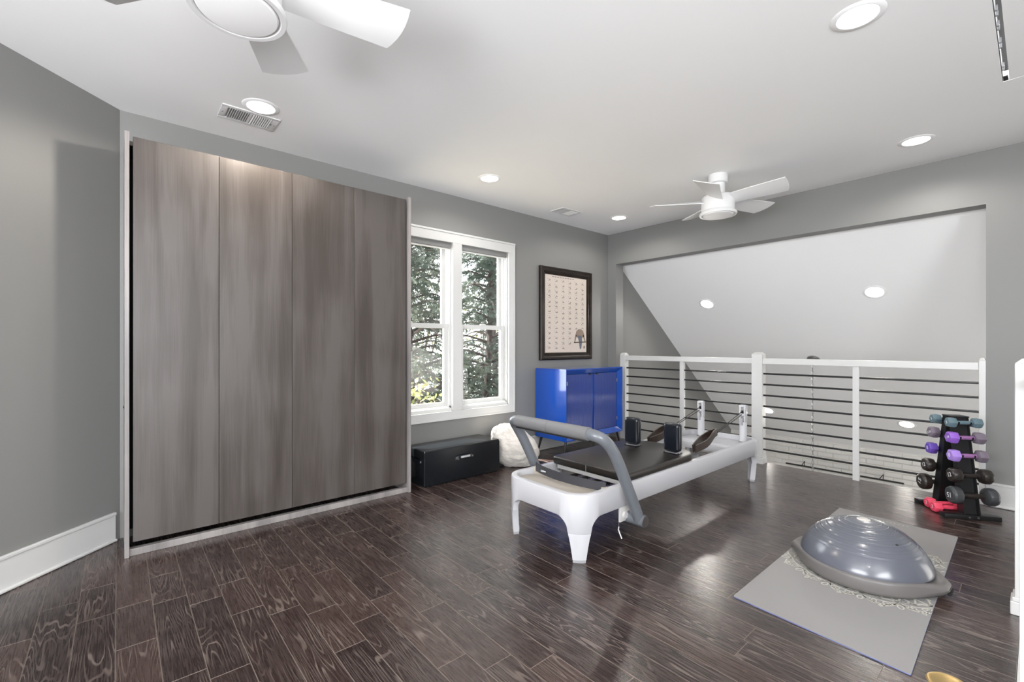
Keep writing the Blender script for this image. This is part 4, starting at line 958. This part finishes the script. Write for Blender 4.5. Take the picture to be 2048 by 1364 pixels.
def dumbbell(L_, hr, hl, sides, hm, handm, farm, txt, lbl, loc, rz, hh=.013, group=None, tip=0, cat='dumbbell'):
    o = root('dumbbell', lbl, cat, loc, rz, group)
    for s, mm in ((-1, hm), (1, farm)):
        x0, x1 = s * (L_ / 2 - hl), s * L_ / 2
        b = bmesh.new(); rings = []
        for x, k in ((x0, .62), (x0 + s * hl * .13, .93), (x0 + s * hl * .30, 1), (x1 - s * hl * .25, 1), (x1 - s * hl * .08, .90), (x1, .74)):
            rings.append([b.verts.new((x, hr * k * cos(2 * pi * (i + .5) / sides + pi / 2), hr * k * sin(2 * pi * (i + .5) / sides + pi / 2))) for i in range(sides)])
        for A, B in zip(rings, rings[1:]):
            for k in range(sides): b.faces.new((A[k], A[(k + 1) % sides], B[(k + 1) % sides], B[k]))
        b.faces.new(rings[0]); b.faces.new(rings[-1]); bmesh.ops.recalc_face_normals(b, faces=b.faces)
        bmesh.ops.bevel(b, geom=[e for e in b.edges if abs(e.verts[0].co.x - e.verts[1].co.x) > 1e-4], offset=hr * .05, segments=1, affect='EDGES')
        q = MB(); q.b = b; h = q.go('head', mm, o, smooth=28)
        if txt: text('number', txt, hr * (.8 if len(txt) < 3 else .5), M['white'], h, Matrix.Translation((x1 + s * .0004, 0, 0)) @ Matrix.Rotation(-s * -pi / 2, 4, 'Z') @ Matrix.Rotation(pi / 2, 4, 'X') @ Matrix.Rotation(tip, 4, 'Z'))
    MB().lathe([(hh, -(L_ / 2 - hl) - .002), (hh * 1.12, -(L_ / 2 - hl) * .3), (hh * 1.12, (L_ / 2 - hl) * .3), (hh, L_ / 2 - hl + .002)], n=16).xf(Matrix.Rotation(pi / 2, 4, 'Y')).go('handle', handm, o)
    return o
rows = [  # z, length, head r, head length, sides, mats front (left, handle, right), mats rear, text, u offset
 (.665, .205, .038, .056, 6, ('teal', 'teal', 'teal'), ('teal', 'teal', 'teal'), '3', 'slate teal', .0),
 (.560, .215, .045, .060, 6, ('purp', 'mauve', 'greyd'), ('greyd', 'greyd', 'greyd'), '5 LB', 'violet', .0),
 (.435, .215, .046, .058, 6, ('lil', 'mauve', 'greyd'), ('purpd', 'purpd', 'greyd'), '8', 'lilac', .0),
 (.300, .240, .053, .066, 8, ('blk', 'blk', 'blk'), ('blk', 'blk', 'blk'), '12', 'black', .0),
 (.165, .268, .062, .066, 12, ('char', 'blk', 'char'), ('blk', 'blk', 'blk'), '15', 'charcoal', .0)]
ln = ['top row', 'second row from the top', 'middle row', 'second row from the bottom', 'bottom row']
cn_f = ['slate-teal hexagonal dumbbell', 'violet hexagonal dumbbell', 'lilac hexagonal dumbbell', 'black rounded dumbbell', 'large charcoal dumbbell marked 15']
cn_b = ['slate-teal hexagonal dumbbell', 'dusky grey-mauve hexagonal dumbbell', 'deep violet hexagonal dumbbell', 'black rounded dumbbell', 'large black dumbbell marked 15']
Rm = Matrix.Rotation(RA, 4, 'Z')
for i, (z, L_, hr, hl, sd, fm, bm2, tx, nm, uo) in enumerate(rows):
    for s, ms, cn, side in ((-1, fm, cn_f, 'front'), (1, bm2, cn_b, 'rear')):
        yy = legy(z, s) + s * (.036 + .013)
        w = RC + (Rm @ Vector((uo, yy, z)))
        dumbbell(L_, hr, hl, sd, M[ms[0]], M[ms[1]], M[ms[2]], tx, '%s on the %s of the rack, %s side' % (cn[i], ln[i], side), w, RA, group='dumbbells on the rack', tip=pi + .15 if (i == 4 and s < 0) else (1.3 if i == 4 else .4), hh=.012 + .001 * i)
    hk = MB()
    for s in (-1, 1):
        for x in (-.036, .036):
            y0 = legy(z, s); yb = y0 + s * .042
            hk.tube([(x, y0, z - .020), (x, yb, z - .020 - .001), (x, yb + s * .020, z - .006), (x, yb + s * .024, z + .006)], 1, flat=(.008, .005))
    hk.go('hook', M['blackmetal'], rk)
for k, (y, t) in enumerate(((-.048, 'coral pink dumbbell lying low between the rack feet, the nearer one'), (.044, 'coral pink dumbbell lying low between the rack feet, the farther one'))):
    w = RC + (Rm @ Vector((-.06 + .012 * k, y, .0)))
    dumbbell(.225, .041, .056, 6, M['pink'], M['pink'], M['pink'], '2', t, (w.x, w.y, .0385), RA + radians(3), group='pink dumbbells on the floor')
